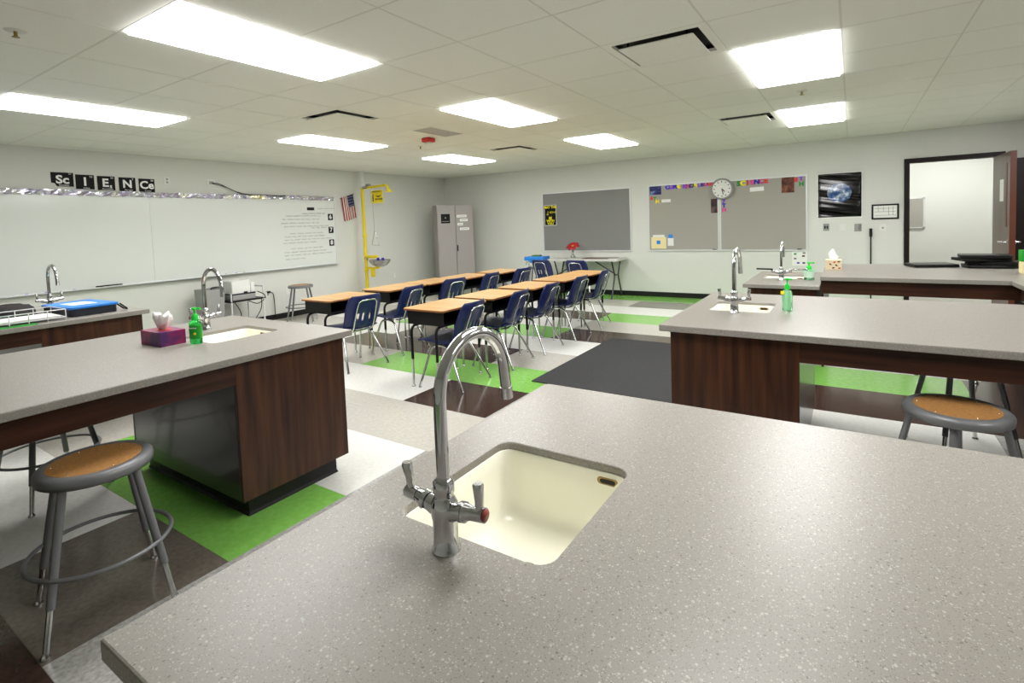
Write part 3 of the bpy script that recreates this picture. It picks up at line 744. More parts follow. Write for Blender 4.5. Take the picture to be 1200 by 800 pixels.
# ------------------------------------------------------------------ left wall: whiteboard and around
wbd = empty('whiteboard', (0, 0, 0), 0, 'long whiteboard on the left wall with handwritten notes at its right end', 'whiteboard')
Y0, Y1, Z0, Z1 = .3, 5.96, .80, 1.90; xw = XL
MB().box((xw + .002, Y0, Z0), (xw + .012, 3.1, Z1)).build('panel', 'whiteboard', wbd)
MB().box((xw + .002, 3.102, Z0), (xw + .012, Y1, Z1)).build('panel', 'whiteboard', wbd)
f = MB(); f.box((xw, Y0 - .02, Z0 - .02), (xw + .02, Y0, Z1 + .02)).box((xw, Y1, Z0 - .02), (xw + .02, Y1 + .02, Z1 + .02)).box((xw, Y0, Z1), (xw + .02, Y1, Z1 + .02)).box((xw, Y0, Z0 - .02), (xw + .02, Y1, Z0))
f.build('frame', 'alu', wbd, bev=.002)
MB().box((xw + .02, Y0, Z0 - .022), (xw + .075, Y1, Z0 - .014)).box((xw + .068, Y0, Z0 - .022), (xw + .075, Y1, Z0 - .002)).build('marker_tray', 'alu', wbd, bev=.002)
# handwriting
rnd = random.Random(3)
lines = [(1.735, 5.62, .14, 'Science'), (1.62, 5.05, .62, 'I can describe the motion'), (1.565, 4.98, .7, 'of objects using forces'), (1.505, 4.95, .7, 'and identify balanced'),
         (1.45, 5.0, .8, 'and unbalanced forces'), (1.42, 5.5, .3, 'in motion'), (1.335, 5.1, .62, 'I can describe how the'), (1.285, 5.0, .78, 'parts of a cell are organized'), (1.235, 5.0, .8, 'and compare plant and'),
         (1.185, 4.97, .6, 'animal cells'), (1.09, 5.1, .62, 'I can describe the rock'), (1.035, 4.98, .75, 'cycle and explain how'), (.985, 4.98, .8, 'rocks and minerals form'), (.925, 5.0, .3, 'on Earth')]
def scribble(name, y0, z, wdt, h, mname, parent, seed):
    r_ = random.Random(seed); mb = MB(); y = y0
    while y < y0 + wdt:
        wl = r_.uniform(.05, .13); pts = []; n = int(wl / .008)
        for i in range(n + 1):
            pts.append((xw + .0135, y + wl * i / n, z + h * (.5 * math.sin(i * 2.1 + r_.random()) + .3 * r_.random())))
        if len(pts) > 1: mb.tube(pts, .0022, 4, caps=False)
        y += wl + .025
    return mb.build(name, mname, parent)
for i, (z, y, wd, _) in enumerate(lines[1:]): scribble('handwriting', y - .02, z, wd, .02, 'ink_grey', wbd, i)
MB().box((xw + .0125, 5.42, 1.715), (xw + .0135, 5.56, 1.765)).build('heading_mark', 'ink', wbd)
scribble('handwriting', 5.32, 1.66, .4, .022, 'ink', wbd, 77)
scribble('handwriting', 5.62, 1.745, .25, .01, 'ink_grey', wbd, 78)
for n, z, wd_ in (('6', 1.60, 'top black number card, reading six,'), ('7', 1.375, 'middle black number card, reading seven,'), ('8', 1.155, 'lowest black number card, reading eight,')):
    t = tag(empty('number_card', (xw + .012, 5.875, z)), wd_ + ' at the right end of the whiteboard', 'card', 'number cards on the whiteboard')
    MB().box((0, -.05, -.055), (.002, .05, .055)).build('card', 'card_black', t)
    text('numeral', n, .1, 'text_white', (.003, 0, 0), 'left', t, bold=.003)
er = tag(MB().box((xw + .022, 2.46, Z0 - .012), (xw + .066, 2.72, Z0 + .012)).build('board_eraser', 'plastic_black', bev=.004), 'black eraser on the whiteboard tray', 'eraser')
for i, (y, c) in enumerate(((1.78, 'l_purple'), (1.95, 'l_blue'), (2.2, 'l_purple'), (3.95, 'ink'), (4.1, 'l_blue'), (4.22, 'ink'))):
    t = empty('marker', (xw + .045, y, Z0 - .006), 0, ['purple marker leftmost on the whiteboard tray', 'blue marker at the left of the whiteboard tray', 'second purple marker on the whiteboard tray',
        'black marker in the middle of the whiteboard tray', 'blue marker between two black ones on the whiteboard tray', 'black marker right of the blue one on the whiteboard tray'][i], 'marker', 'whiteboard markers')
    MB().tube([(0, -.06, 0), (0, .03, 0)], .007, 10).build('barrel', 'plastic_white', t); MB().tube([(0, .03, 0), (0, .06, 0)], .0075, 10).build('cap', c, t)
# foil garland along the top edge: crumpled strip with folds
gv = []; gf = []; n = 180
for i in range(n + 1):
    y = Y0 + (Y1 - Y0 - .02) * i / n
    for k in range(4):
        zz = (1.885, 1.905, 1.93, 1.948)[k] + rnd.uniform(-.006, .006) - .012 * math.sin(y * 2.2) * .4
        gv.append((xw + .028 + rnd.uniform(-.007, .012), y + rnd.uniform(-.008, .008), zz))
for i in range(n):
    for k in range(3): gf.append((i * 4 + k, (i + 1) * 4 + k, (i + 1) * 4 + k + 1, i * 4 + k + 1))
g = MB(); g.add(gv, gf); g = g.build('foil_garland', 'foil'); tag(g, 'shiny crinkled foil garland along the whiteboard top', 'garland')
md = g.modifiers.new('solid', 'SOLIDIFY'); md.thickness = .002
# element cards
cards = [('Sc', '21', 'Scandium', 2.235, 2.075), ('I', '53', 'Iodine', 2.445, 2.05), ('Es', '99', 'Einsteinium', 2.655, 2.045), ('N', '7', 'Nitrogen', 2.875, 2.04), ('Ce', '58', 'Cerium', 3.09, 2.035)]
for i, (sym, num, nm, y, z) in enumerate(cards):
    t = empty('element_card', (xw + .001, y, z), 0, f'black element card reading {sym} on the left wall', 'card', 'element cards spelling science')
    wv = .205 if i == 0 else .18
    if i == 0: poly = [(-wv / 2, .075), (wv / 2, .075), (wv / 2, -.085), (-wv / 2 + .05, -.085), (-wv / 2 + .03, -.05), (-wv / 2, -.045)]
    else: poly = [(-wv / 2, .085), (wv / 2, .085), (wv / 2, -.085), (-wv / 2, -.085)]
    MB().prism(poly, 0, 0, .003).build('card', 'card_black', t)
    if i == 2:
        text('symbol', 'E', .135, 'text_white', (.004, -.01, 0), 'left', t, bold=.004); text('symbol_small', 's', .07, 'text_white', (.004, .045, -.035), 'left', t, bold=.001)
    elif i == 0: text('symbol', 'Sc', .13, 'text_white', (.004, 0, -.01), 'left', t, bold=.004, sx=1.05)
    else: text('symbol', sym, .135, 'text_white', (.004, 0, 0), 'left', t, bold=.004)
    text('atomic_number', num, .03, 'text_white', (.004, wv / 2 - .03, .063), 'left', t)
    text('element_name', nm, .024, 'text_white', (.004, .01, -.07), 'left', t)
def plate(name, face, u, z, w, h, mname, label, cat, holes=()):
    if face == 'left': t = empty(name, (XL, u, z), 0, label, cat); MB().box((0, -w / 2, -h / 2), (.008, w / 2, h / 2)).build('cover', mname, t, bev=.003)
    else: t = empty(name, (u, YB, z), 0, label, cat); MB().box((-w / 2, -.008, -h / 2), (w / 2, 0, h / 2)).build('cover', mname, t, bev=.003)
    for (a, b, hw, hh, mm) in holes:
        if face == 'left': MB().box((.008, a - hw, b - hh), (.011, a + hw, b + hh)).build('insert', mm, t)
        else: MB().box((a - hw, -.011, b - hh), (a + hw, -.008, b + hh)).build('insert', mm, t)
    return t
plate('wall_plate', 'left', 3.33, 2.105, .075, .1, 'plastic_white', 'white wall plate right of the element cards', 'wall plate', [(0, .02, .012, .012, 'plastic_grey'), (0, -.02, .012, .012, 'plastic_grey')])
plate('cable_plate', 'left', 3.90, 2.105, .11, .1, 'plastic_white', 'white wall plate from which a black cable hangs', 'wall plate', [(0, 0, .03, .02, 'plastic_grey')])
cb = MB().tube(round_path([(xw + .01, 3.9, 2.1), (xw + .04, 3.98, 2.1), (xw + .03, 4.16, 2.02), (xw + .04, 4.32, 1.945), (xw + .05, 4.6, 1.95), (xw + .045, 4.95, 1.935), (xw + .04, 5.02, 1.955)], .06), .005, 8)
cb.tube(round_path([(xw + .01, 3.92, 2.09), (xw + .05, 4.05, 2.06), (xw + .03, 4.22, 1.99), (xw + .045, 4.4, 1.95), (xw + .05, 4.9, 1.945)], .06), .0045, 8)
tag(cb.build('cable', 'plastic_black'), 'black cable drooping from wall plate onto the whiteboard top', 'cable')
plate('outlet', 'left', 4.64, .43, .07, .1, 'plastic_white', 'white outlet with a black plug left of the wall stool', 'outlet', [(0, .02, .013, .014, 'plastic_grey'), (0, -.02, .013, .014, 'plastic_grey')])
pl = MB().box((XL + .011, 4.625, .435), (XL + .045, 4.665, .465)); pl.tube(round_path([(XL + .03, 4.66, .45), (XL + .05, 4.7, .43), (XL + .03, 4.73, .3), (XL + .03, 4.73, .012), (XL + .06, 4.6, .01)], .05), .006, 8)
tag(pl.build('power_cord', 'plastic_black'), 'black plug and cord hanging from the wall outlet', 'cord')
plate('blank_plate', 'left', 4.98, .42, .075, .1, 'plastic_white', 'blank white plate on the wall behind the wall stool', 'wall plate')
plate('outlet', 'left', 7.32, .43, .07, .1, 'plastic_white', 'white outlet right of the yellow shower pole', 'outlet', [(0, .02, .013, .014, 'paper'), (0, -.02, .013, .014, 'paper')])
# flag: cloth with folds, hung from a small staff
fg = empty('flag', (XL + .03, 6.24, 1.8), 0, 'small stars and stripes flag hung on the left wall', 'flag')
def cloth(y0, y1, z0, z1, m, nm):
    mb = MB(); ny = 10; vs = []; fs = []
    for j in range(2):
        for i in range(ny + 1):
            y = y0 + (y1 - y0) * i / ny
            z = (z0, z1)[j]
            vs.append((.012 * math.sin((y + .1) * 28 + z * 3), y + (z - .2) * -.14, z + .25 * y))
    for i in range(ny): fs.append((i, i + 1, ny + 2 + i, ny + 1 + i))
    mb.add(vs, fs, True); o = mb.build(nm, m, fg); md = o.modifiers.new('s', 'SOLIDIFY'); md.thickness = .002; return o
NS = 13; fw_ = .26; y_l = -.13
for i in range(NS):
    a, b = y_l + fw_ * i / NS, y_l + fw_ * (i + 1) / NS; m = 'flag_red' if i % 2 == 0 else 'flag_white'
    if i < 6: cloth(a, b, -.25, .17, m, 'stripe')
    else: cloth(a, b, -.25, -.03, m, 'stripe')
cn = cloth(y_l + fw_ * 6 / NS, y_l + fw_, -.03, .17, 'flag_blue', 'canton')
sm = MB()
for i in range(5):
    for j in range(4):
        y = y_l + fw_ * (6.6 + i * 1.35) / NS; z = -.01 + j * .05
        sm.lathe([(.006, 0), (.006, .003)], (.012 * math.sin((y + .1) * 28 + z * 3) + .001, y + (z - .2) * -.14, z + .25 * y), axis=0, seg=5)
sm.build('star', 'flag_white', cn)
MB().tube([(-.02, -.14, .12), (.0, .16, .215)], .005, 8).build('staff', 'edge_brown', fg)

# ------------------------------------------------------------------ emergency shower and eyewash
es = empty('safety_shower', (-7.4, 6.45, 0), 0, 'yellow safety shower pole with steel eyewash bowl on the left wall', 'safety shower')
MB().tube([(0, 0, .02), (0, 0, 2.09)], .028, 14).build('pole', 'yellow_paint', es)
MB().lathe([(.1, 0), (.1, .012), (.04, .02), (.03, .05)], seg=20).build('floor_flange', 'yellow_paint', es)
MB().tube([(-.06, .05, 2.1), (-.06, .05, HC)], .04, 14).build('drop_pipe', 'plastic_white', es)
MB().tube(round_path([(-.06, .05, 2.12), (-.03, .02, 2.1), (0, 0, 2.1)], .02), .028, 12).build('elbow', 'chrome_soft', es)
arm = MB().tube(round_path([(0, 0, 2.1), (.62, 0, 2.12), (.66, 0, 2.06)], .05), .022, 12).build('arm', 'yellow_paint', es)
MB().lathe([(.028, .05), (.03, .03), (.075, 0), (.07, -.004)], (.67, 0, 2.0), seg=20).build('shower_head', 'yellow_paint', arm)
MB().tube([(.03, 0, 2.11), (.15, 0, 2.115)], .03, 12).build('valve', 'chrome_soft', arm)
MB().box((.12, -.03, 2.13), (.2, .03, 2.17)).build('valve_lever', 'plastic_grey', arm, bev=.006)
sg = MB().box((.22, -.002, 1.82), (.52, .002, 2.045)).build('sign', 'yellow_sign', es)
text('sign_text', 'EMERGENCY', .04, 'ink', (.37, -.004, 2.02), 'back', sg, sx=1.05); text('sign_text', 'SHOWER', .045, 'ink', (.42, -.004, 1.885), 'back', sg, bold=.001)
MB().box((.26, -.004, 1.85), (.285, -.002, 1.95)).lathe([(.014, 0), (.014, -.002)], (.272, -.002, 1.967), seg=10, axis=1).build('sign_figure', 'ink', sg)
MB().add([(.34, -.004, 1.975), (.37, -.004, 1.945), (.45, -.004, 1.945), (.49, -.004, 1.975), (.45, -.004, 1.925), (.37, -.004, 1.925)], [(0, 1, 5), (1, 2, 4, 5), (2, 3, 4)]).build('sign_eyes', 'ink', sg)
pr = MB().tube([(.245, 0, 2.1), (.27, 0, 1.35)], .004, 8)
pr.tube(round_path([(.27, 0, 1.35), (.18, 0, 1.08), (.37, 0, 1.07), (.27, 0, 1.35)], .01, 3), .0045, 8); pr.build('pull_rod', 'chrome_soft', es)
for z in (1.25, .84, .62): MB().lathe([(.036, -.025), (.04, -.02), (.04, .02), (.036, .025)], (0, 0, z), seg=16).build('collar', 'yellow_paint', es)
MB().tube([(0, 0, .86), (.3, 0, .87)], .028, 12).build('bowl_arm', 'yellow_paint', es)
bw = MB(); prof = [(0, -.1), (.06, -.098), (.13, -.07), (.18, -.02), (.2, .02), (.203, .022), (.2, .026), (.19, .02), (.17, -.015), (.12, -.06), (.05, -.085), (0, -.087)]
bw.lathe(prof, (.38, -.02, .79), seg=32, sx=1.05, sy=.9); bw.build('eyewash_bowl', 'steel', es)
MB().tube([(0, 0, .66), (.2, 0, .66), (.36, -.02, .68)], .024, 12).build('drain_arm', 'yellow_paint', es)
MB().box((.14, -.03, .5), (.2, .03, .66)).build('flag_lever', 'yellow_paint', es, bev=.01)
hd = MB()
for dx in (-.06, .06): hd.lathe([(.022, 0), (.028, .03), (.02, .05), (0, .055)], (.4 + dx, -.02, .8), seg=14)
hd.build('spray_head', 'l_navy', es)
MB().tube([(0, 0, .86), (.08, -.06, .84), (.12, -.07, .82)], .018, 10).build('valve_body', 'chrome', es)

# ------------------------------------------------------------------ cart with printer by the left wall
ct = empty('av_cart', (0, 0, 0), 0, 'metal cart with black shelf carrying a white printer by the left wall', 'cart')
XA, XB, YA, YC = -7.45, -7.05, 3.78, 4.24
for x in (XA, XB):
    for y in (YA, YC):
        top = .62 if y == YC else .56
        lg = MB().tube([(x, y, .05), (x, y, top)], .011, 8).build('leg', 'alu', ct)
        MB().lathe([(.025, -.012), (.025, .012)], (x, y, .025), axis=1, seg=14).build('caster', 'black_rubber', lg)
MB().tube([(XA, YC, .615), (XB, YC, .615)], .011, 8).build('handle', 'alu', ct)
MB().box((XA - .01, YA - .02, .435), (XB + .01, YC + .02, .455)).build('shelf', 'plastic_black', ct, bev=.004)
MB().box((XA - .01, YA - .02, .12), (XB + .01, YC + .02, .135)).build('shelf', 'plastic_grey', ct, bev=.004)
pt = empty('printer', (-7.25, 3.98, .4555), 0, 'white printer with dark base on the cart', 'printer')
MB().box((-.18, -.17, 0), (.18, .16, .075)).build('base', 'plastic_grey', pt, bev=.01)
MB().box((-.14, -.16, .075), (.16, .1, .27)).build('body', 'plastic_white', pt, bev=.012)
MB().box((.16, .0, .085), (.172, .05, .11)).build('slot', 'plastic_black', pt)
MB().box((-.12, .11, .075), (.15, .17, .23)).build('side_unit', 'plastic_white', pt, bev=.01)
MB().box((-.16, -.165, .0755), (.181, .16, .092)).build('lid_line', 'tray_dark', pt)
cbs = MB()
for a, b, c in (((-7.06, 4.16, .55), (-7.02, 4.24, .5), (-7.05, 4.27, .44)), ((-7.1, 3.85, .43), (-7.04, 3.9, .3), (-7.1, 3.93, .14)), ((-7.04, 4.02, .43), (-7.03, 4.14, .37), (-7.04, 4.24, .42)), ((-7.1, 4.24, .43), (-7.04, 4.2, .3), (-7.1, 4.12, .14))):
    cbs.tube(round_path([a, b, c], .1, 6), .006, 6)
tag(cbs.build('cart_cables', 'plastic_black'), 'black cables dangling around the printer cart', 'cable')
bn = empty('waste_bin', (-7.27, 3.61, 0), 0, 'grey tall bin standing left of the printer cart', 'bin')
bp = [(-.16, -.12), (.16, -.12), (.16, .12), (-.16, .12)]
v = [(x * .85, y * .85, 0) for x, y in bp] + [(x, y, .64) for x, y in bp] + [(x * .94, y * .94, .64) for x, y in bp] + [(x * .8, y * .8, .01) for x, y in bp]
fs = [(3, 2, 1, 0)] + [(i, (i + 1) % 4, (i + 1) % 4 + 4, i + 4) for i in range(4)] + [(i + 4, (i + 1) % 4 + 4, (i + 1) % 4 + 8, i + 8) for i in range(4)] + [(i + 8, (i + 1) % 4 + 8, (i + 1) % 4 + 12, i + 12) for i in range(4)] + [(12, 13, 14, 15)]
b_ = MB(); b_.add(v, fs); b_.build('body', 'plastic_grey', bn, bev=.006)
MB().tube(round_path([(.14, -.05, .64), (.14, -.04, .668), (.14, .06, .668), (.14, .07, .64)], .02), .008, 8).build('handle', 'plastic_black', bn)

# ------------------------------------------------------------------ wardrobe (set diagonally in the corner)
U = Vector((-6.39 + 6.85, 8.39 - 7.81, 0)); wl = U.length; ang = math.atan2(U.y, U.x)
wd = empty('wardrobe', (-6.85, 7.81, 0), ang, 'tall grey steel wardrobe standing diagonally in the far corner', 'wardrobe')
MB().box((0, .02, 0), (wl, .45, 1.78)).build('body', 'locker_grey', wd, bev=.004)
for i in range(2):
    a = .012 + i * (wl / 2 - .008); b = a + wl / 2 - .02
    d = MB().box((a, -.002, .06), (b, .018, 1.765)).build('door', 'locker_grey', wd, bev=.003)
    if i == 1:
        hn = MB().box((a + .008, -.022, .86), (a + .03, -.002, .98)).build('handle', 'plastic_black', d, bev=.004)
MB().box((-.004, .1, 1.18), (0, .2, 1.4)).build('side_plate', 'plastic_grey', wd)
pp = MB().box((.08, -.004, 1.42), (.26, -.002, 1.605)).build('poster', 'card_black', wd)
MB().add([(.15, -.005, 1.52), (.19, -.005, 1.52), (.17, -.005, 1.55)], [(0, 1, 2)]).build('poster_mark', 'plastic_grey', pp)
MB().box((.1, -.005, 1.455), (.24, -.0045, 1.462)).build('poster_mark', 'plastic_grey', pp)
for a, b, z in ((.4, .6, 1.555), (.46, .62, 1.475), (.41, .52, 1.395), (.455, .645, 1.3)):
    s = MB().box((a, -.004, z - .025), (b, -.002, z + .025)).build('label_strip', 'paper', wd)
    MB().box((a + .02, -.0046, z - .004), (b - .02, -.0042, z + .004)).build('label_ink', 'ink_grey', s)
mbg = tag(MB().prism([(-6.22, .0), (-5.9, 0), (-6.0, .22), (-6.18, .46)], 1, 8.72, 8.9).build('dark_bag', 'plastic_grey', bev=.03), 'grey bag standing on the floor right of the wardrobe', 'bag')

# ------------------------------------------------------------------ back wall boards
def board(x0, x1, z0, z1, mname, label):
    t = empty('notice_board', ((x0 + x1) / 2, YB, z0), 0, label, 'notice board', 'grey fabric notice boards')
    L = t.location; w = (x1 - x0) / 2; h = z1 - z0
    MB().box((-w, -.014, 0), (w, 0, h)).build('felt', mname, t)
    f = MB().box((-w - .022, -.022, -.022), (w + .022, 0, 0)).box((-w - .022, -.022, h), (w + .022, 0, h + .022)).box((-w - .022, -.022, 0), (-w, 0, h)).box((w, -.022, 0), (w + .022, 0, h))
    f.build('frame', 'alu', t, bev=.002)
    return t
board(-5.075, -3.31, .815, 1.915, 'cork_grey', 'darker grey notice board with a yellow-lettered poster, above the folding table')
board(-2.955, -1.825, .82, 1.92, 'cork_light', 'grey notice board left of the wall clock')
board(-1.775, -.575, .82, 1.915, 'cork_light', 'grey notice board right of the wall clock')
yb = YB - .0145
ps = empty('poster', (-4.92, yb, 1.5), 0, 'black poster reading MAY THE ... BE WITH YOU in yellow', 'poster')
MB().box((-.13, -.003, -.2), (.13, 0, .2)).build('border', 'paper', ps); MB().box((-.122, -.004, -.192), (.122, -.003, .192)).build('sheet', 'card_black', ps)
text('lettering', 'MAY THE', .066, 'l_yellow', (0, -.005, .155), 'back', ps, bold=.002); text('lettering', '= d(mv)', .06, 'l_yellow', (.03, -.005, .06), 'back', ps); text('lettering', 'dt', .06, 'l_yellow', (-.06, -.005, .02), 'back', ps)
for s, z in (('BE', -.055), ('WITH', -.11), ('YOU', -.165)): text('lettering', s, .065, 'l_yellow', (0, -.005, z), 'back', ps, bold=.002)
def letters(word, x0, z0, step, dz, cols, size, what, sh=0):
    for i, (ch, c) in enumerate(zip(word, cols)):
        vs, fs = text_mb(ch, size, .004, 'CENTER', .006)
        mb = MB(); mb.add([(v.x * 1.05, -v.z, v.y) for v in vs], fs); o = mb.build('letter', c)
        o.location = (x0 + step * i, yb - .003, z0 + dz * i)
        tag(o, f'{c[2:]} paper letter {ch} {what}' + ('' if word.count(ch) == 1 else f', number {word[:i + 1].count(ch)} of its kind'), 'letter', 'paper letters on the notice boards')
letters('CORE', -2.63, 1.885, .063, .002, ['l_blue', 'l_purple', 'l_blue', 'l_yellow'], .1, 'in the word CORE')
letters('KNOWLEDGE', -2.345, 1.878, .057, .003, ['l_purple', 'l_magenta', 'l_blue', 'l_yellow', 'l_purple', 'l_navy', 'l_magenta', 'l_red', 'l_pink'], .088, 'in the word KNOWLEDGE')
letters('SCIENCE', -1.505, 1.865, .066, .003, ['l_green', 'l_yellow', 'l_red', 'l_pink', 'l_navy', 'l_magenta', 'l_red'], .1, 'in the word SCIENCE')
def trio(word, pts, cols, what):
    for ch, (x, z), c in zip(word, pts, cols):
        vs, fs = text_mb(ch, .085, .004, 'CENTER', .005)
        mb = MB(); mb.add([(v.x * 1.05, -v.z, v.y) for v in vs], fs); o = mb.build('letter', c); o.location = (x, yb - .003, z)
        tag(o, f'{c[2:]} paper character {ch} of {word} {what}', 'letter', 'paper letters on the notice boards')
trio('6TH', [(-2.91, 1.715), (-2.855, 1.70), (-2.81, 1.655)], ['l_red', 'l_green', 'l_yellow'], 'on the left board')
trio('7TH', [(-1.73, 1.60), (-1.727, 1.53), (-1.725, 1.46)], ['l_purple', 'l_navy', 'l_pink'], 'under the clock')
trio('8TH', [(-.70, 1.865), (-.635, 1.885), (-.63, 1.80)], ['l_red', 'l_purple', 'l_green'], 'on the right board')
def sheet(name, x, z, w, h, mname, label, cat, y=None, t=.002, rot=0):
    o = MB().box((-w / 2, -t, -h / 2), (w / 2, 0, h / 2)).build(name, mname); o.location = (x, yb if y is None else y, z); o.rotation_euler = (0, rot, 0); tag(o, label, cat); return o
sheet('picture', -2.84, 1.845, .2, .145, 'print_blue', 'dark blue picture at the top left of the left board', 'picture')
sheet('paper_strip', -2.66, 1.66, .155, .052, 'paper', 'white paper strip right of the 6TH letters', 'paper')
sheet('picture', -1.865, 1.535, .125, .23, 'print_dark', 'dark brown picture just under the clock', 'picture')
sheet('picture', -.81, 1.80, .17, .235, 'print_rock', 'reddish brown picture at the top right of the right board', 'picture', t=.003)
sheet('paper_strip', -1.24, 1.765, .2, .065, 'paper', 'white paper strip under the word SCIENCE', 'paper', rot=-.03)
ev = empty('envelope', (-2.80, yb, .95), 0, 'cream paper pocket with blue square low on the left board', 'envelope')
MB().box((-.13, -.006, -.11), (.13, -.003, .09)).build('pocket', 'paper_cream', ev); MB().box((-.1, -.003, .0), (.1, -.001, .13)).build('inserted_sheet', 'paper', ev); MB().box((-.035, -.008, -.03), (.03, -.006, .03)).build('blue_square', 'blue_lid', ev)
nt_ = empty('note', (-2.595, yb, .96), 0, 'white note with blue top beside the cream pocket', 'note')
MB().box((-.05, -.003, -.07), (.05, 0, .06)).build('sheet', 'paper', nt_); MB().box((-.035, -.005, .06), (.035, 0, .125)).build('blue_square', 'blue_lid', nt_)
for x, l in ((-1.88, 'dark clip on the bottom frame of the left board'), (-.66, 'dark clip on the bottom frame of the right board')):
    tag(MB().box((x - .03, YB - .03, .818), (x + .03, YB - .0225, .832)).build('board_clip', 'plastic_black'), l, 'clip', 'clips on the board frames')
# clock
ck = empty('wall_clock', (-1.745, YB - .023, 1.80), 0, 'round grey wall clock hanging over the joint between two boards', 'clock')
MB().lathe([(.165, 0), (.17, -.01), (.17, -.05), (.15, -.062), (.142, -.05), (0, -.045)], axis=1, seg=40).build('case', 'plastic_grey', ck)
fc = MB().lathe([(.142, -.05), (0, -.051)], axis=1, seg=40).build('face', 'plastic_white', ck)
for k in range(12):
    tk = MB()
    a = k * PI / 6; c_, s_ = math.sin(a), math.cos(a)
    tk.add([(.105 * c_ - .006 * s_, -.053, .105 * s_ + .006 * c_), (.105 * c_ + .006 * s_, -.053, .105 * s_ - .006 * c_), (.127 * c_ + .006 * s_, -.053, .127 * s_ - .006 * c_), (.127 * c_ - .006 * s_, -.053, .127 * s_ + .006 * c_)], [(0, 1, 2, 3)])
    tk.build('hour_mark', 'ink', fc)
MB().tube([(0, -.055, 0), (.045, -.055, -.045)], .006, 6).build('hour_hand', 'ink', ck)
MB().tube([(0, -.057, 0), (.02, -.057, -.09)], .0045, 6).build('minute_hand', 'ink', ck)
# earth poster
ep = empty('earth_poster', (-.15, YB - .001, 1.605), 0, 'shiny black poster of planet Earth with creases', 'poster')
pv = []; pf = []; nx, nz = 16, 40; w_, h_ = .265, .315
for j in range(nz + 1):
    for i in range(nx + 1):
        x = -w_ + 2 * w_ * i / nx; z = -h_ + 2 * h_ * j / nz
        pv.append((x, -.012 - .0045 * math.sin(z * 26 + x * 4) - .002 * math.sin(z * 47 + x * 9), z))
for j in range(nz):
    for i in range(nx): pf.append((j * (nx + 1) + i, j * (nx + 1) + i + 1, (j + 1) * (nx + 1) + i + 1, (j + 1) * (nx + 1) + i))
m = mat('poster_earth', (8, 8, 10), .1, coat=.25, spec=.4); nt = m.node_tree; b = nt.nodes['Principled BSDF']
tc = nt.nodes.new('ShaderNodeTexCoord'); ln = nt.nodes.new('ShaderNodeVectorMath'); ln.operation = 'LENGTH'
mp = nt.nodes.new('ShaderNodeMapping'); mp.inputs['Location'].default_value = (0.0, 0, -.04); mp.inputs['Scale'].default_value = (1, 0, 1.1)
nt.links.new(tc.outputs['Object'], mp.inputs[0]); nt.links.new(mp.outputs[0], ln.inputs[0])
lt = nt.nodes.new('ShaderNodeMath'); lt.operation = 'LESS_THAN'; lt.inputs[1].default_value = .15; nt.links.new(ln.outputs['Value'], lt.inputs[0])
nz_ = nt.nodes.new('ShaderNodeTexNoise'); nz_.inputs['Scale'].default_value = 16; nz_.inputs['Detail'].default_value = 4; nt.links.new(tc.outputs['Object'], nz_.inputs['Vector'])
rp = nt.nodes.new('ShaderNodeValToRGB'); e = rp.color_ramp.elements; e[0].position = .38; e[0].color = s2l((30, 62, 130)); e[1].position = .66; e[1].color = s2l((200, 210, 220)); x = e.new(.5); x.color = s2l((80, 110, 150))
nt.links.new(nz_.outputs['Fac'], rp.inputs[0]); mx = nt.nodes.new('ShaderNodeMix'); mx.data_type = 'RGBA'
nt.links.new(lt.outputs[0], mx.inputs['Factor']); mx.inputs['A'].default_value = s2l((8, 8, 10)); nt.links.new(rp.outputs[0], mx.inputs['B']); nt.links.new(mx.outputs['Result'], b.inputs['Base Color'])
q = MB(); q.add(pv, pf, True); o = q.build('print', 'poster_earth', ep); md = o.modifiers.new('s', 'SOLIDIFY'); md.thickness = .001
MB().box((-w_ - .015, -.003, -h_ - .02), (w_ + .015, 0, h_ + .015)).build('backing', 'paper', ep)
# framed map
fm_ = empty('framed_plan', (.39, YB, 1.345), 0, 'small framed floor plan left of the door', 'picture frame')
MB().box((-.135, -.008, -.085), (.135, -.001, .085)).build('plan', 'paper', fm_)
f = MB(); f.box((-.155, -.018, -.105), (.155, 0, -.085)).box((-.155, -.018, .085), (.155, 0, .105)).box((-.155, -.018, -.085), (-.135, 0, .085)).box((.135, -.018, -.085), (.155, 0, .085)); f.build('frame', 'plastic_black', fm_, bev=.002)
ll = MB()
for z in (-.05, 0, .045): ll.box((-.12, -.0095, z - .002), (.12, -.0085, z + .002))
for x_ in (-.08, -.02, .04, .09): ll.box((x_ - .002, -.0095, -.05 if x_ > 0 else 0), (x_ + .002, -.0085, .07))
ll.build('plan_lines', 'ink_grey', fm_)
plate('wall_switch', 'back', -.315, 1.145, .075, .105, 'plastic_grey', 'grey switch plate under the left side of the Earth poster', 'switch', [(-.015, 0, .01, .02, 'ink'), (.015, 0, .01, .02, 'ink')])
plate('thermostat', 'back', -.11, 1.135, .085, .105, 'plastic_white', 'white thermostat cover under the right side of the Earth poster', 'thermostat', [(0, 0, .03, .035, 'plastic_white')])
plate('card_reader', 'back', .075, 1.13, .085, .11, 'steel', 'steel wall plate left of the black pole', 'wall plate', [(-.015, 0, .02, .045, 'plastic_grey')])
plate('wall_plate', 'back', .365, 1.12, .085, .1, 'plastic_white', 'white wall plate under the framed plan', 'wall plate', [(0, 0, .012, .012, 'plastic_grey')])
po = empty('pole', (.225, YB - .03, 0), 0, 'thin black pole leaning upright on the back wall left of the door', 'pole')
MB().tube([(0, 0, .004), (0, 0, 1.0)], .009, 8).build('shaft', 'pole_black', po); MB().tube([(0, 0, 1.0), (0, 0, 1.115)], .018, 10).build('grip', 'pole_black', po)
wp = empty('wall_notice', (-.66, YB - .001, .69), 0, 'white notice with small pictures low on the wall behind the rear sink', 'notice')
